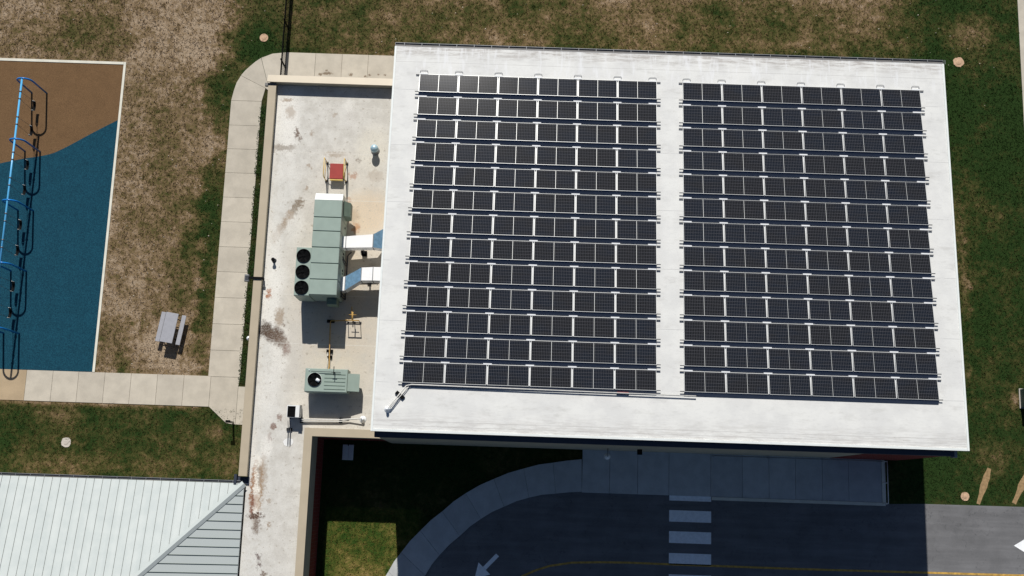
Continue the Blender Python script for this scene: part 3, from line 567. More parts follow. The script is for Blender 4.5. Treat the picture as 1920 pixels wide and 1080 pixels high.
# ================================================================ ROOF EQUIPMENT
Z = ZR
ah = thing('air_handler', 'long pale green air handling unit with three black fans on low roof', 'air conditioner', (-9.8, 12.4, Z))
AX0, AX1, AY0, AY1, AT = -10.53, -9.09, 9.75, 15.16, 5.95
segy = [P(600, y, AT)[1] for y in (553, 523.7, 493.5, 463.6, 433, 407, 374)]
m = MB(); m.box(AX0+.05, AX1-.05, AY0+.05, 14.7, Z, Z+.25); m.build('base_frame', 'dark_grey', ah)
for i in range(len(segy)-1):
    m = MB(); m.box(AX0, AX1, segy[i]+.018, segy[i+1]-.018, Z+.25, AT, .02); m.build('cabinet_section', 'green_metal', ah)
m = MB(); m.box(AX0+.03, AX1-.03, AY0+.03, segy[-1]-.03, Z+.26, AT-.03); m.build('cabinet_core', 'seam_dark', ah)
m = MB(); m.hexa([(AX0, segy[-1]-.01, Z+.9), (AX1, segy[-1]-.01, Z+.9), (AX1, AY1, Z+1.2), (AX0, AY1, Z+1.2)], [(AX0, segy[-1]-.01, AT), (AX1, segy[-1]-.01, AT), (AX1, AY1, AT-.2), (AX0, AY1, AT-.2)]); m.build('intake_hood', 'white_metal', ah)
m = MB(); m.box(-11.33, AX0-.01, AY0-.02, 12.26, Z+.3, 5.72, .02); fb = m.build('condenser_section', 'green_metal', ah)
m = MB(); m.box(-11.28, AX0-.1, AY0+.03, 12.2, Z, Z+.3); m.build('condenser_base', 'dark_grey', ah)
def fan(parent, cx, cy, z, r):
    m = MB(); n = 28
    m.lathe((cx, cy, z), [(r+.03, 0), (r+.03, .05), (r, .055), (r, .004), (.0, .003)], n); rg = m.build('fan', 'black', parent)
    m = MB()
    for k in range(5):
        a = 2*math.pi*k/5+.4; b = a+.75
        m.add([(cx+.07*math.cos(a), cy+.07*math.sin(a), z+.012), (cx+r*.92*math.cos(a), cy+r*.92*math.sin(a), z+.01), (cx+r*.92*math.cos(b), cy+r*.92*math.sin(b), z+.035), (cx+.07*math.cos(b), cy+.07*math.sin(b), z+.03)], [(0, 1, 2, 3)])
    m.build('fan_blade', 'guard', rg)
    m = MB(); m.lathe((cx, cy, z+.01), [(.075, 0), (.075, .035), (.05, .045)], 12)
    for q in range(3):
        rr = r*(.45+.25*q); m.tube([(cx+rr*math.cos(k*math.pi/12), cy+rr*math.sin(k*math.pi/12), z+.052) for k in range(25)], .004, 4, False)
    for q in range(4):
        a = q*math.pi/2+.3; m.tube([(cx+.07*math.cos(a), cy+.07*math.sin(a), z+.05), (cx+r*math.cos(a), cy+r*math.sin(a), z+.055)], .007, 4)
    m.build('fan_guard', 'guard', rg)
for py, px in ((479.5, 569.3), (509.4, 567.3), (539, 565.2)): X, Y = P(px, py, 5.75); fan(ah, X, Y, 5.722, .335)
a = P(646, 395, 5.2); b = P(658, 367, 5.2)
m = MB(); m.hexa([(AX1+.01, 14.05, 4.3), (b[0]+.02, 14.05, 4.5), (b[0]+.02, 14.85, 4.5), (AX1+.01, 14.85, 4.3)], [(AX1+.01, 14.05, 5.55), (b[0]+.02, 14.1, 5.1), (b[0]+.02, 14.85, 5.1), (AX1+.01, 14.85, 5.55)]); m.build('side_hood', 'green_dark', ah)
m = MB(); m.box(-9.72, -9.2, 9.42, AY0-.01, Z+.6, Z+1.5, .01); m.build('control_box', 'green_dark', ah)
m = MB()
for i, y in enumerate((13.6, 12.2, 11.9, 11.3, 11.15, 9.95)): m.box(AX1+.002, AX1+.03, y-.04, y+.04, Z+.9, Z+1.05)
m.build('door_latch', 'black', ah)
m = MB()
for y in (9.95, 10.1, 11.75, 11.9): m.tube([(AX1+.05, y, Z+.1), (AX1+.05, y, Z+.8+(y % .3)), (AX1+.01, y+.15, Z+1.1)], .03, 6)
m.tube([(AX1+.12, 9.9, Z+.15), (AX1+.12, 12.3, Z+.15), (AX1+.3, 12.5, Z+.15)], .035, 6); m.build('service_pipe', 'dark_grey', ah)
# ducts
def duct(label, secs, sup, blue):
    """secs: list of (x, y0, y1, z0, z1)"""
    t = thing('duct', label, 'duct', (secs[0][0], secs[0][1], Z), 'metal ducts from the air handler into the gym wall')
    m = MB(); L = []
    for x, y0, y1, z0, z1 in secs: L.append([(x, y0, z0), (x, y1, z0), (x, y1, z1), (x, y0, z1)])
    vs = [q for s_ in L for q in s_]; fs = [(0, 1, 2, 3), tuple(4*(len(L)-1)+k for k in (3, 2, 1, 0))]
    for i in range(len(L)-1):
        for k in range(4): fs.append((4*i+k, 4*(i+1)+k, 4*(i+1)+(k+1) % 4, 4*i+(k+1) % 4))
    m.add(vs, fs)
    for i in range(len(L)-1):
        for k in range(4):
            if i in blue and k == 2: m.mi[2+4*i+k] = 1  # sky reflection on the bent segments, put into the top face's colour
    m.build('duct_body', ['duct', 'sky_tinted_sheet'], t)
    m = MB()
    for x, y0, y1, z0, z1 in secs[1:-1]:
        m.box(x-.02, x+.02, y0-.015, y1+.015, z1+.001, z1+.015); m.box(x-.02, x+.02, y0-.016, y0-.003, z0, z1)
    m.build('duct_flange', 'grey_metal', t)
    for x, y0, y1, z1 in sup:
        m = MB(); m.box(x-.1, x+.1, y0, y0+.12, Z, Z+.1); m.box(x-.1, x+.1, y1-.12, y1, Z, Z+.1); m.box(x-.02, x+.02, y0+.04, y0+.08, Z+.1, z1); m.box(x-.02, x+.02, y1-.08, y1-.04, Z+.1, z1); m.box(x-.02, x+.02, y0, y1, z1-.04, z1-.005)
        m.build('duct_support', 'black', t)
zt = 5.2
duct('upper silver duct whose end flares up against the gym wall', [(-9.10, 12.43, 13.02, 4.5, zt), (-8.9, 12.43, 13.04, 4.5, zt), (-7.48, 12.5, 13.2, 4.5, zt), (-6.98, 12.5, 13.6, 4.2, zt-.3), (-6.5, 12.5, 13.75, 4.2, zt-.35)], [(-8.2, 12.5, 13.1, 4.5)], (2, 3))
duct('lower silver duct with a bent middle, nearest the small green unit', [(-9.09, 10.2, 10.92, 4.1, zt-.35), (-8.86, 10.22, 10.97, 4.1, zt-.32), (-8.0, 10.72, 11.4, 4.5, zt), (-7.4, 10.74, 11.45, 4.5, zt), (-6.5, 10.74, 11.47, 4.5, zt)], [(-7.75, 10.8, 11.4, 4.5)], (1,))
X, Y = P(683, 475, Z+.2); t = thing('roof_block', 'small black block on the roof between the two silver ducts', 'block', (X, Y, Z)); m = MB(); m.box(X-.13, X+.13, Y-.13, Y+.13, Z, Z+.25, .02); m.build('block', 'black', t); m = MB(); m.tube([(X, Y, Z+.25), (X-.05, Y+.2, Z+.55), (X-.1, Y+.6, Z+.8)], .03, 6); m.build('stem', 'dark_grey', t)
# small rooftop unit
ru = thing('rooftop_unit', 'small pale green rooftop unit with one fan and ribbed top', 'air conditioner', (-9.5, 5.5, Z))
UX0, UX1, UY0, UY1, UT = -10.62, -8.44, 4.9, 6.1, 4.85
m = MB(); m.box(UX0, UX1, UY0, UY1, Z+.2, UT, .025); m.build('cabinet', 'green_metal', ru)
m = MB(); m.box(UX0+.06, UX1-.06, UY0+.06, UY1-.06, Z, Z+.2); m.build('curb', 'dark_grey', ru)
m = MB(); m.hexa([(UX1+.005, UY0+.1, Z+.45), (-7.9, UY0+.1, Z+.6), (-7.9, UY1-.2, Z+.6), (UX1+.005, UY1-.2, Z+.45)], [(UX1+.005, UY0+.1, UT-.08), (-7.84, UY0+.1, UT-.25), (-7.84, UY1-.2, UT-.25), (UX1+.005, UY1-.2, UT-.08)]); m.build('intake_hood', 'green_metal', ru)
X, Y = P(589.8, 712, UT); fan(ru, X, Y, UT+.002, .33)
m = MB(); m.lathe((X, Y, UT+.001), [(.375, 0), (.375, .03), (.362, .04), (.362, .01)], 28, True, False); m.build('fan_ring', 'white_metal', ru)
m = MB(); m.tube([(X+.1, Y+.02, UT+.06), (X+.27, Y-.07, UT+.07)], .085, 10); m.build('fan_motor', 'lamp_white', ru)
m = MB()
for k in range(5): yy = UY0+.16+k*.19; m.box(X+.5, UX1-.1, yy-.012, yy+.012, UT+.001, UT+.02)
m.build('top_rib', 'green_dark', ru)
m = MB(); m.tube([(UX0+.3, UY1-.16, UT+.08), (UX1-.35, UY1-.17, UT+.08)], .015, 6); m.build('lifting_bar', 'dark_grey', ru)
m = MB(); cx = P(627, 705, UT)[0]; m.tube([(cx, UY1+.1, UT+.3), (cx, UY1-.35, UT+.3)], .02, 6); m.tube([(cx, UY1-.2, UT), (cx, UY1-.2, UT+.3)], .02, 6); m.tube([(cx-.12, UY1-.2, UT+.3), (cx+.12, UY1-.2, UT+.3)], .015, 6); m.build('sensor_mast', 'black', ru)
m = MB(); m.lathe((P(580, 692, UT)[0], UY1-.1, UT), [(.03, 0), (.03, .04), (.0, .05)], 8); m.build('bolt', 'lamp_white', ru)
# roof hatch with guard
t = thing('roof_hatch', 'red roof hatch with pale yellow safety rails above the long green unit', 'roof hatch', (*P(630, 325, Z), Z))
a = P(617.4, 334.7, Z+.4); b = P(644, 307, Z+.4); hx0, hx1, hy0, hy1 = a[0], b[0], a[1], b[1]
m = MB(); m.box(hx0+.04, hx1-.04, hy0+.04, hy1-.04, Z, Z+.34); m.build('curb', 'coping', t)
m = MB(); m.box(hx0, hx1, hy0, hy1, Z+.341, Z+.4, .012); m.build('lid', 'hatch_red', t)
m = MB(); m.box(hx0+.02, hx1, hy0-.07, hy0-.012, Z+.2, Z+.37); m.build('hinge_bar', 'rail_yellow', t)
for sx_, px in ((-1, hx0-.22), (1, hx1+.14)):
    m = MB(); zt_ = Z+1.05; y0_, y1_ = hy0-.05, hy1+.12
    m.tube([(px, y0_, Z+.02), (px, y0_, zt_-.06), (px, y0_+.06, zt_), (px, y1_-.06, zt_), (px, y1_, zt_-.06), (px, y1_, Z+.02)], .024, 8); m.tube([(px, y0_, Z+.55), (px, y1_, Z+.55)], .02, 8); m.build('guard_rail', 'rail_yellow', t)
    for yy in (y0_, y1_): m = MB(); m.box(px-.06, px+.06, yy-.06, yy+.06, Z, Z+.06); m.tube([(px, yy, Z+.06), (hx0 if sx_ < 0 else hx1, yy+(.12 if yy < hy0 else -.2), Z+.3)], .02, 6); m.build('rail_foot', 'dark_grey', t)
# dome vent
X, Y = P(702.5, 280, Z+.35); t = thing('dome_vent', 'domed pale blue vent standing alone near the upper gym wall', 'vent', (X, Y, Z))
m = MB(); m.lathe((X, Y, Z), [(.24, 0), (.22, .03), (.16, .06), (.15, .42)], 20); m.build('pipe', 'grey_metal', t)
m = MB(); m.lathe((X, Y, Z), [(.2, .42), (.215, .44), (.215, .54), (.2, .6), (.15, .67), (.08, .71), (.01, .72)], 24); m.build('cap', 'bluecap', t)
# small black vent near parapet
X, Y = P(513.5, 488, Z+.1); t = thing('pipe_vent', 'small black pipe vent on the white stained roof near the left parapet', 'vent', (X, Y, Z))
m = MB(); m.lathe((X, Y, Z), [(.13, 0), (.12, .02), (.06, .05), (.055, .3)], 14); m.build('pipe', 'dark_grey', t); m = MB(); m.lathe((X, Y, Z+.3), [(.1, 0), (.1, .05), (.04, .09)], 14); m.build('cap', 'black', t)
# gas pipe with supports
t = thing('gas_pipe', 'tan gas pipe running down the roof from long green unit to small one', 'pipe', (*P(618, 660, Z), Z))
g = [P(660, 575, Z+.25), P(660, 600, Z+.25), P(620, 602, Z+.2), P(618.5, 634, Z+.15), P(616.5, 698, Z+.15)]
m = MB(); m.tube([(g[0][0], g[0][1], Z+.3), (g[1][0], g[1][1], Z+.3), (g[1][0], g[1][1], Z+.16), (g[2][0], g[2][1]+.02, Z+.16), (g[2][0]-.02, g[2][1]-.05, Z+.16), (g[3][0], g[3][1], Z+.16), (g[4][0], g[4][1]+.25, Z+.16), (g[4][0], g[4][1]+.1, Z+.5)], .028, 8); m.build('pipe', 'pipe_orange', t)
m = MB(); m.tube([(g[3][0]-.07, g[3][1]-.75, Z+.1), (g[4][0]-.08, g[4][1]+.1, Z+.1)], .02, 8); m.build('pipe', 'pipe_white', t)
for px, py, wd in ((620, 602, .2), (618, 658, .17), (618, 669, .13)):
    X, Y = P(px, py, Z+.1); m = MB(); m.box(X-wd, X+wd, Y-.08, Y+.08, Z, Z+.1, .01); m.box(X-wd*.8, X-wd*.55, Y-.03, Y+.03, Z+.1, Z+.18); m.box(X+wd*.55, X+wd*.8, Y-.03, Y+.03, Z+.1, Z+.18); m.build('support_block', 'black', t)
X, Y = P(660, 600, Z+.9); t = thing('pipe_stand', 'yellow pipe stand frame below the lower duct', 'pipe stand', (X, Y, Z))
m = MB(); m.tube([(X-.36, Y, Z+.75), (X+.36, Y, Z+.75)], .03, 8); m.tube([(X, Y, Z+.75), (X, Y+.45, Z+.75)], .028, 8); m.tube([(X-.2, Y+.3, Z+.75), (X+.2, Y+.3, Z+.75)], .018, 6); m.build('frame', 'pipe_orange', t)
for sx_ in (-.33, .02, .33):
    m = MB(); m.tube([(X+sx_, Y, Z+.04), (X+sx_, Y, Z+.75)], .02, 6); m.box(X+sx_-.05, X+sx_+.05, Y-.05, Y+.05, Z, Z+.04); m.build('leg', 'dark_grey', t)
m = MB(); m.box(X-.34, X+.34, Y-.02, Y+.02, Z+.05, Z+.09); m.build('bottom_bar', 'black', t)
X, Y = P(665, 592, Z); 
# pale walk pad under stand
# outdoor condenser box with line set
X0_, Y0_ = P(537, 783, Z+.75); X1_, Y1_ = P(562, 760, Z+.75); zt_ = Z+.75
t = thing('condenser', 'small white condenser box with a black open top near bottom of roof', 'air conditioner', ((X0_+X1_)/2, (Y0_+Y1_)/2, Z))
m = MB(); m.box(X0_, X1_, Y0_+.04, Y1_, Z+.1, zt_-.12, .01); m.box(X0_, X0_+.03, Y0_+.04, Y1_, zt_-.12, zt_); m.box(X1_-.2, X1_, Y0_+.04, Y1_, zt_-.12, zt_); m.box(X0_+.03, X1_-.2, Y1_-.05, Y1_, zt_-.12, zt_); m.build('casing', 'white_paint', t)
m = MB(); m.box(X0_+.04, X1_-.21, Y0_+.05, Y1_-.06, zt_-.118, zt_-.08); 
for k in range(6): yy = Y0_+.1+k*.085; m.box(X0_+.04, X1_-.21, yy, yy+.012, zt_-.05, zt_-.04)
m.build('grille', 'black', t)
m = MB(); m.box(X0_+.02, X0_+.1, Y0_, Y1_+.05, Z, Z+.1); m.box(X1_-.12, X1_-.02, Y0_, Y1_+.05, Z, Z+.1); m.build('foot', 'black', t)
m = MB(); m.box(X1_-.1, X1_+.03, Y0_+.08, Y0_+.2, Z+.45, Z+.65); m.build('valve_cover', 'grey_metal', t)
t = thing('line_set', 'pair of thin pipes below the white condenser box ending in white patch', 'pipe', (*P(541, 820, Z), Z))
a = P(540.5, 800, Z+.1); b = P(539, 836, Z+.1); c = P(544.5, 800, Z+.1); d = P(543, 836, Z+.1)
m = MB(); m.tube([(a[0], a[1]+.3, Z+.3), (*a, Z+.12), (b[0], b[1]+.15, Z+.12), (*b, Z+.02)], .017, 6); m.tube([(c[0], c[1]+.3, Z+.3), (*c, Z+.12), (d[0], d[1]+.15, Z+.12), (*d, Z+.02)], .022, 6); m.build('pipe', 'grey_metal', t)
X, Y = P(542.5, 805, Z+.05); m = MB(); m.box(X-.14, X+.14, Y-.07, Y+.07, Z, Z+.1); m.build('support_block', 'black', t)
X, Y = P(540.5, 829, Z); m = MB(); m.sheet(wob((X, Y), .26, .22, 18, .1), Z+.005); m.build('flashing_patch', 'white_paint', t)
# long white pipe
t = thing('drain_pipe', 'long pale pipe on black blocks below small green unit, ending in white boot', 'pipe', (*P(620, 788, Z), Z))
a = P(564, 786.5, Z+.15); b = P(640, 787, Z+.15); c = P(655, 786, Z+.15); d = P(679, 785, Z+.2)
m = MB(); m.tube([(a[0], a[1], Z+.16), (b[0], b[1], Z+.16), (c[0], c[1], Z+.18), (d[0], d[1], Z+.3), (d[0]+.02, d[1], Z+.1)], .035, 8); m.tube([(a[0], a[1]-.09, Z+.14), (b[0], b[1]-.09, Z+.14), (c[0], c[1]-.05, Z+.14)], .025, 8); m.build('pipe', 'pipe_white', t)
for q in ((565.5, 788.5), (638.7, 789)):
    X, Y = P(*q, Z+.05); m = MB(); m.box(X-.08, X+.08, Y-.12, Y+.14, Z, Z+.1, .01); m.tube([(X, Y+.14, Z+.1), (X, Y+.14, Z+.26)], .015, 6); m.build('support_block', 'black', t)
m = MB(); m.lathe((d[0]+.02, d[1]-.03, Z), [(.19, 0), (.17, .03), (.09, .07), (.08, .26), (.03, .3)], 18); m.build('roof_boot', 'lamp_white', t)
# flood light over the left parapet
a = P(492, 521, ZP+.12); b = P(478, 521, ZP+.12)
t = thing('flood_light', 'flood light on a dark arm clamped across the left parapet', 'lamp', (-13.6, a[1], ZP))
m = MB(); m.box(-14.1, -13.3, a[1]-.06, a[1]+.06, ZP+.002, ZP+.07); m.box(-13.39, -13.33, a[1]-.06, a[1]+.06, ZR+.1, ZP); m.build('arm', 'black', t)
m = MB(); m.box(-14.32, -14.08, a[1]-.2, a[1]+.18, ZP-.12, ZP+.06, .03); m.build('lamp_head', 'grey_metal', t); m = MB(); m.box(-14.27, -14.1, a[1]-.12, a[1]+.1, ZP+.062, ZP+.075); m.build('heat_sink', 'dark_grey', t)
# dome camera on the left wall
X, Y = P(466, 634, 3.4); t = thing('dome_camera', 'small white dome camera on the left outer wall beside the path', 'camera', (-13.8, Y, 3.3))
m = MB(); m.tube([(-13.79, Y, 3.45), (-13.95, Y, 3.5), (-14.02, Y, 3.45)], .03, 8); m.build('bracket', 'white_paint', t); m = MB(); m.lathe((-14.02, Y, 3.3), [(.02, -.12), (.09, -.08), (.11, 0), (.12, .06), (.1, .12), (.03, .16)], 18); m.build('dome', 'lamp_white', t)

# ================================================================ GROUND THINGS
# swing set
xs = [(P(61.3, 174.8), P(89.4, 174.8)), (P(47.4, 284.4), P(76.4, 284.4)), (P(34.3, 395), P(63.3, 395)), (P(20, 508.3), P(49.3, 508.3)), (P(4.7, 625), P(35, 625))]
SX = sum((a[0]+b[0])/2 for a, b in xs)/5; SY = [(a[1]+b[1])/2 for a, b in xs]; HS = 2.42
t = thing('swing_set', 'long blue arched swing frame on the playground', 'swing set', (SX, SY[2], 0))
m = MB(); m.tube([(SX, SY[0]+.02, HS-.05), (SX, SY[-1]-.02, HS-.05)], .055, 12); m.build('beam', 'beam_blue', t)
for y in SY:
    m = MB(); R0 = .42; pts = [(SX-R0-.02, y, 0.0), (SX-R0, y, HS-R0-.2)]
    for k in range(1, 12): th = math.pi-k*math.pi/12; pts.append((SX+R0*math.cos(th), y, HS-.02-R0*1.1+R0*1.1*math.sin(th)))
    pts += [(SX+R0, y, HS-R0-.2), (SX+R0+.02, y, 0.0)]
    m.tube(pts, .052, 10); m.build('arch_leg', 'swing_blue', t)
for i in range(4):
    for k in (.22, .34, .64, .76):
        yy = SY[i]+(SY[i+1]-SY[i])*k+.0; m = MB(); m.tube([(SX, yy-.03, HS-.05), (SX, yy+.03, HS-.05)], .075, 10); m.tube([(SX, yy, HS-.1), (SX, yy, HS-.2)], .02, 6); m.build('hanger', 'chain', t)
names = ['uppermost', 'second', 'third', 'fourth', 'fifth', 'sixth', 'seventh', 'lowest']; q = 0
for i in range(4):
    for k0, k1 in ((.22, .34), (.64, .76)):
        ya = SY[i]+(SY[i+1]-SY[i])*k0; yb = SY[i]+(SY[i+1]-SY[i])*k1; yc = (ya+yb)/2
        s_ = thing('swing', f'{names[q]} black belt swing hanging on chains from the blue frame' if q in (0, 7) else f'{names[q]} black belt swing from the top, hanging from the blue frame', 'swing', (SX, yc, .5), 'belt swings under the blue frame'); q += 1
        m = MB(); n = 9; W_ = .085; hw = .3
        L = [(SX+sg*W_, yc+hw*math.sin(a_), .62-.16*math.cos(a_*1.0)) for a_ in [(-1+2*j/(n-1))*1.25 for j in range(n)] for sg in (-1, 1)]
        vs = L+[(a_, b_, c_-.02) for a_, b_, c_ in L]; fs = []
        for j in range(n-1): fs += [(2*j, 2*j+1, 2*j+3, 2*j+2), (2*n+2*j, 2*n+2*j+2, 2*n+2*j+3, 2*n+2*j+1), (2*j, 2*j+2, 2*n+2*j+2, 2*n+2*j), (2*j+1, 2*n+2*j+1, 2*n+2*j+3, 2*j+3)]
        m.add(vs, fs); m.build('seat', 'black', s_)
        for yy, sg in ((ya, 1), (yb, -1)):
            e = (SX, yc+sg*hw*.93, .6); m = MB(); m.tube([(SX, yy, HS-.2), e], .009, 5); m.build('chain', 'chain', s_)
            m = MB(); m.add([(SX-.085, e[1], .585), (SX+.085, e[1], .585), (SX, e[1], .78)], [(0, 1, 2), (2, 1, 0)]); m.tube([(SX-.08, e[1], .6), (SX+.08, e[1], .6), (SX, e[1], .78), (SX-.08, e[1], .6)], .012, 5); m.build('clevis', 'white_metal', s_)
# picnic table
c4 = [Vector(P(*q, .76)) for q in ((311.8, 584.8), (335.1, 588.9), (322.1, 643.8), (299, 639.4))]
cen = sum(c4, Vector((0, 0)))/4; d = ((c4[0]+c4[1])-(c4[2]+c4[3])).normalized(); ang = math.atan2(d.y, d.x)-math.pi/2
pt = thing('picnic_table', 'grey picnic table with two benches on the dry grass beside path', 'picnic table', (cen.x, cen.y, 0), rel=True); pt.rotation_euler = (0, 0, ang)
def rb(name, mat, fn): m = MB(); fn(m); o = m.build(name, mat); o.parent = pt; return o
rb('tabletop', 'table_grey', lambda m: m.box(-.35, .35, -.84, .84, .72, .76, .008))
for sx_ in (-1, 1): rb('bench', 'table_grey', lambda m: m.box(sx_*.58-.12, sx_*.58+.12, -.84, .84, .42, .46, .008))
for sy in (-.55, .55):
    for sx_ in (-1, 1): rb('leg', 'black', lambda m: (m.tube([(sx_*.12, sy, .71), (sx_*.34, sy, .4), (sx_*.42, sy, .02)], .03, 8), m.tube([(sx_*.34, sy, .39), (sx_*.66, sy, .40)], .025, 8)))
    rb('cross_brace', 'black', lambda m: (m.tube([(-.34, sy, .38), (.34, sy, .38)], .022, 6), m.tube([(0, sy, .4), (0, sy*.3, .7)], .018, 6)))
# fence
FX = -13.88; FY0, FY1 = 22.35, 46
ft = thing('metal_fence', 'black metal picket fence running up from the low wing corner', 'fence', (FX, FY0, 0))
m = MB()
for z in (.12, 1.05, 1.22): m.box(FX-.02, FX+.02, FY0, FY1, z-.02, z+.02)
m.build('rail', 'black', ft)
m = MB(); y = FY0+.1
while y < FY1: m.box(FX-.008, FX+.008, y-.008, y+.008, .05, 1.3); y += .11
m.build('pickets', 'black', ft)
y = FY0+.03; py0 = P(526.7, 112, 1.25)[1]
for yy in [FY0+.03]+[py0+k*2.45 for k in range(9)]:
    m = MB(); m.box(FX-.035, FX+.035, yy-.035, yy+.035, 0, 1.36); m.lathe((FX, yy, 1.36), [(.045, 0), (.045, .02), (.01, .05)], 8); m.build('post', 'black', ft)
# covers
def cover(name, label, px, py, r, mat, cat, zz=.012, wobble=.0):
    X, Y = P(px, py); t = thing(name, label, cat, (X, Y, 0), 'round concrete covers in the grass')
    m = MB(); p = wob((X, Y), r, r, 26, wobble); m.prism(p, 0, zz+.02); m.build('collar', mat, t)
    m = MB(); m.lathe((X, Y, zz+.02), [(r*.5, 0), (r*.5, .006), (r*.46, .01)], 18); m.build('lid', mat, t)
cover('cleanout_cover', 'round tan concrete cover in the grass left of the fence', 495, 71, .25, 'cover', 'cover')
cover('cleanout_cover', 'tan concrete cover in the grass off upper right gym roof corner', 1797, 117, .31, 'cover', 'cover', .012, .1)
cover('cleanout_cover', 'pale grey rough concrete cover in the dark lawn above the metal roof', 124, 829.5, .27, 'palecover', 'cover', .012, .08)
cover('cleanout_cover', 'small tan cover in the grass beside the road and bare strip', 1809, 931, .24, 'cover', 'cover', .012, .04)
# splash pad in courtyard
X, Y = P(652.5, 848); t = thing('splash_block', 'pale concrete splash block lying in the shaded courtyard corner', 'block', (X, Y, 0))
m = MB(); m.box(X-.3, X-.03, Y-.42, Y+.42, 0, .07, .02); m.box(X-.029, X+.029, Y-.42, Y+.34, 0, .05); m.box(X+.03, X+.3, Y-.42, Y+.42, 0, .07, .02); m.build('trough', 'white_paint', t)
# bollard post by path
X, Y = P(437.5, 792.5); t = thing('path_post', 'short grey post with black head beside the path corner', 'post', (X, Y, 0))
m = MB(); m.box(X-.05, X+.05, Y-.05, Y+.05, 0, 1.02); m.build('post', 'grey_metal', t)
m = MB(); m.box(X-.16, X+.07, Y-.07, Y+.07, .98, 1.1, .02); m.build('head', 'black', t); m = MB(); m.box(X-.17, X-.165, Y-.05, Y+.05, 1.0, 1.08); m.build('plate', 'grey_metal', t)
# bin at the right edge
X, Y = P(1925, 753, 0); X = 28.75
t = thing('utility_cabinet', 'dark utility cabinet cut off by right edge of the picture, in worn grass', 'cabinet', (X, 6.2, 0))
m = MB(); m.box(X-.45, X+.6, 5.75, 6.75, 0.08, .9, .04); m.build('body', 'bin_green', t); m = MB(); m.box(X-.48, X+.63, 5.72, 6.78, .902, .96, .02); m.build('lid', 'bin_green', t)
m = MB(); m.box(X-.5, X+.65, 5.7, 6.8, 0, .075); m.build('pad', 'palecover', t)

STR = ((P(1855, 878), P(1834, 945)), (P(1930, 880), P(1901, 944)))
# ================================================================ GRASS TUFTS (uncountable)
def tufts(name, n, region, hmin, hmax, mat):
    pts = []
    while len(pts) < n:
        x = random.uniform(region[0], region[1]); y = random.uniform(region[2], region[3])
        if ok(x, y): pts.append((x, y))
    vs = []; fs = []
    for x, y in pts:
        for k in range(3):
            a = random.uniform(0, 6.28); h = random.uniform(hmin, hmax); l = random.uniform(.3, 1.2)*h; wd = random.uniform(.012, .028)
            bx = x+random.uniform(-.05, .05); by = y+random.uniform(-.05, .05)
            dx, dy = math.cos(a), math.sin(a); o = len(vs)
            vs += [(bx-dy*wd, by+dx*wd, 0), (bx+dy*wd, by-dx*wd, 0), (bx+dx*l, by+dy*l, h)]; fs.append((o, o+1, o+2))
    me = bpy.data.meshes.new(name); me.from_pydata(vs, [], fs); me.materials.append(MT[mat]); me.update()
    o = bpy.data.objects.new(name, me); COL.objects.link(o); o['kind'] = 'stuff'; return o
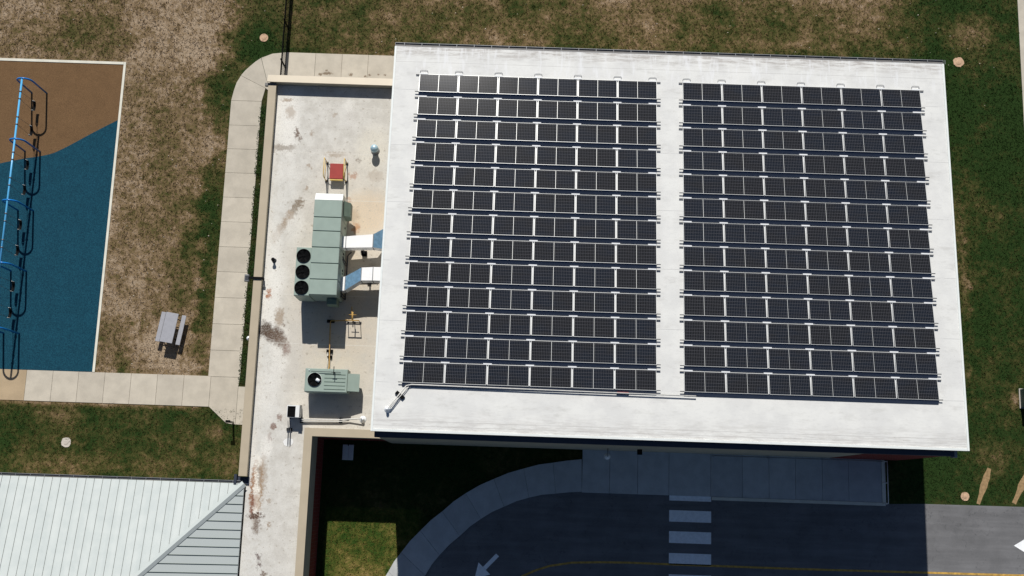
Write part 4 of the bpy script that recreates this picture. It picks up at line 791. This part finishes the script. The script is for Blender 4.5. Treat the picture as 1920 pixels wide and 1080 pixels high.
def ok(x, y):
    for (ax, ay), (bx, by) in STR:
        k = max(0, min(1, ((x-ax)*(bx-ax)+(y-ay)*(by-ay))/((bx-ax)**2+(by-ay)**2)))
        if math.hypot(x-ax-k*(bx-ax), y-ay-k*(by-ay)) < .24: return False
    if x < gx1+.05 and YH-.1 < y < gy1+.05: return False
    if XL-.03 < x < -6.4 and YB-.1 < y < 25.25 and not (XR < x < -13.9 and 6.2 < y < 21.2):
        if not (x < -15.4 and y > 22.2+1.2 and (x+14)**2+(y-22.2)**2 > 9.4): return False
    if x < -15 and YB-.05 < y < YH+.05: return False
    if -6.7 < x < 21.6 and 2.6 < y < 22.9: return False
    if x < -10.2 and y < .35: return False
    if -13.9 < x < -10.2 and y < 3: return False
    if x > 29.3 and y > 17.9: return False
    if y < .4 and x > 2.8: return False
    for i in range(len(up)-1):
        pass
    if y < 2.7 and x > -10.2:
        # inside the walkway or road
        if y < .45 and x > up[0][0]: 
            for i in range(len(up)-1):
                if up[i][0] <= x <= up[i+1][0]:
                    yy = up[i][1]+(up[i+1][1]-up[i][1])*(x-up[i][0])/(up[i+1][0]-up[i][0])
                    if y < yy+.05: return False
        if x > 3.9 and x < 20.7: return False
        if x > -10.2 and y < -5.2 and x > up[0][0]-1: return False
        for i in range(len(up)-1):
            if up[i][0] <= x <= up[i+1][0]:
                yy = up[i][1]+(up[i+1][1]-up[i][1])*(x-up[i][0])/(up[i+1][0]-up[i][0])
                if y < yy+.06: return False
    return True
tf = tufts('grass', 60000, (-31, 30.5, -6, 31), .03, .075, 'grass')
tag(tf, 'short patchy grass growing around the school', 'grass')

def cover_ok(x, y): return -15.16 < x < -14.0 and 5.5 < y < 21.9
vs = []; fs = []; n_ = 0
while n_ < 7000:
    x = random.gauss(-14.75, .25) if random.random() < .7 else random.uniform(-15.2, -13.95); y = random.uniform(5.5, 21.9)
    if not (-15.2 < x < -13.95) or math.sin(y*2.1)+math.sin(y*5.3+1)+random.uniform(-1.2, 1.2) < -.6: continue
    n_ += 1; a = random.uniform(0, 6.28); h = random.uniform(.03, .16); l = random.uniform(.05, .11); wd = l*.45; dx, dy = math.cos(a), math.sin(a); o = len(vs)
    vs += [(x, y, h), (x+dx*l/2-dy*wd/2, y+dy*l/2+dx*wd/2, h+.015), (x+dx*l, y+dy*l, h-.01), (x+dx*l/2+dy*wd/2, y+dy*l/2-dx*wd/2, h+.015)]; fs.append((o, o+1, o+2, o+3))
simple('leaf', (50, 72, 34), .7, 0, .45, 7, .1)
me = bpy.data.meshes.new('ground_cover'); me.from_pydata(vs, [], fs); me.materials.append(MT['leaf']); me.update()
gc = bpy.data.objects.new('ground_cover', me); COL.objects.link(gc); tag(gc, 'low dark green plants in the strip between path and wall', 'plants', None, 'stuff')

m = MB()
while len(m.v) < 8*260:
    x = random.uniform(-30, -14) if random.random() < .7 else random.uniform(-12, 28); y = random.uniform(4.5, 30) if x < -14 else random.uniform(23.2, 30)
    if not ok(x, y): continue
    a = random.uniform(.015, .04); m.hexa([(x-a, y-a*.7, 0), (x+a, y-a, 0), (x+a*.8, y+a, 0), (x-a, y+a*.8, 0)], [(x-a*.5, y-a*.5, a), (x+a*.5, y-a*.4, a*1.1), (x+a*.4, y+a*.5, a), (x-a*.6, y+a*.4, a*.9)])
simple('stone', (196, 186, 170), .8, 0, .3)
pb = m.build('pebbles', 'stone'); tag(pb, 'small pale stones scattered over the dry grass', 'stones', None, 'stuff')
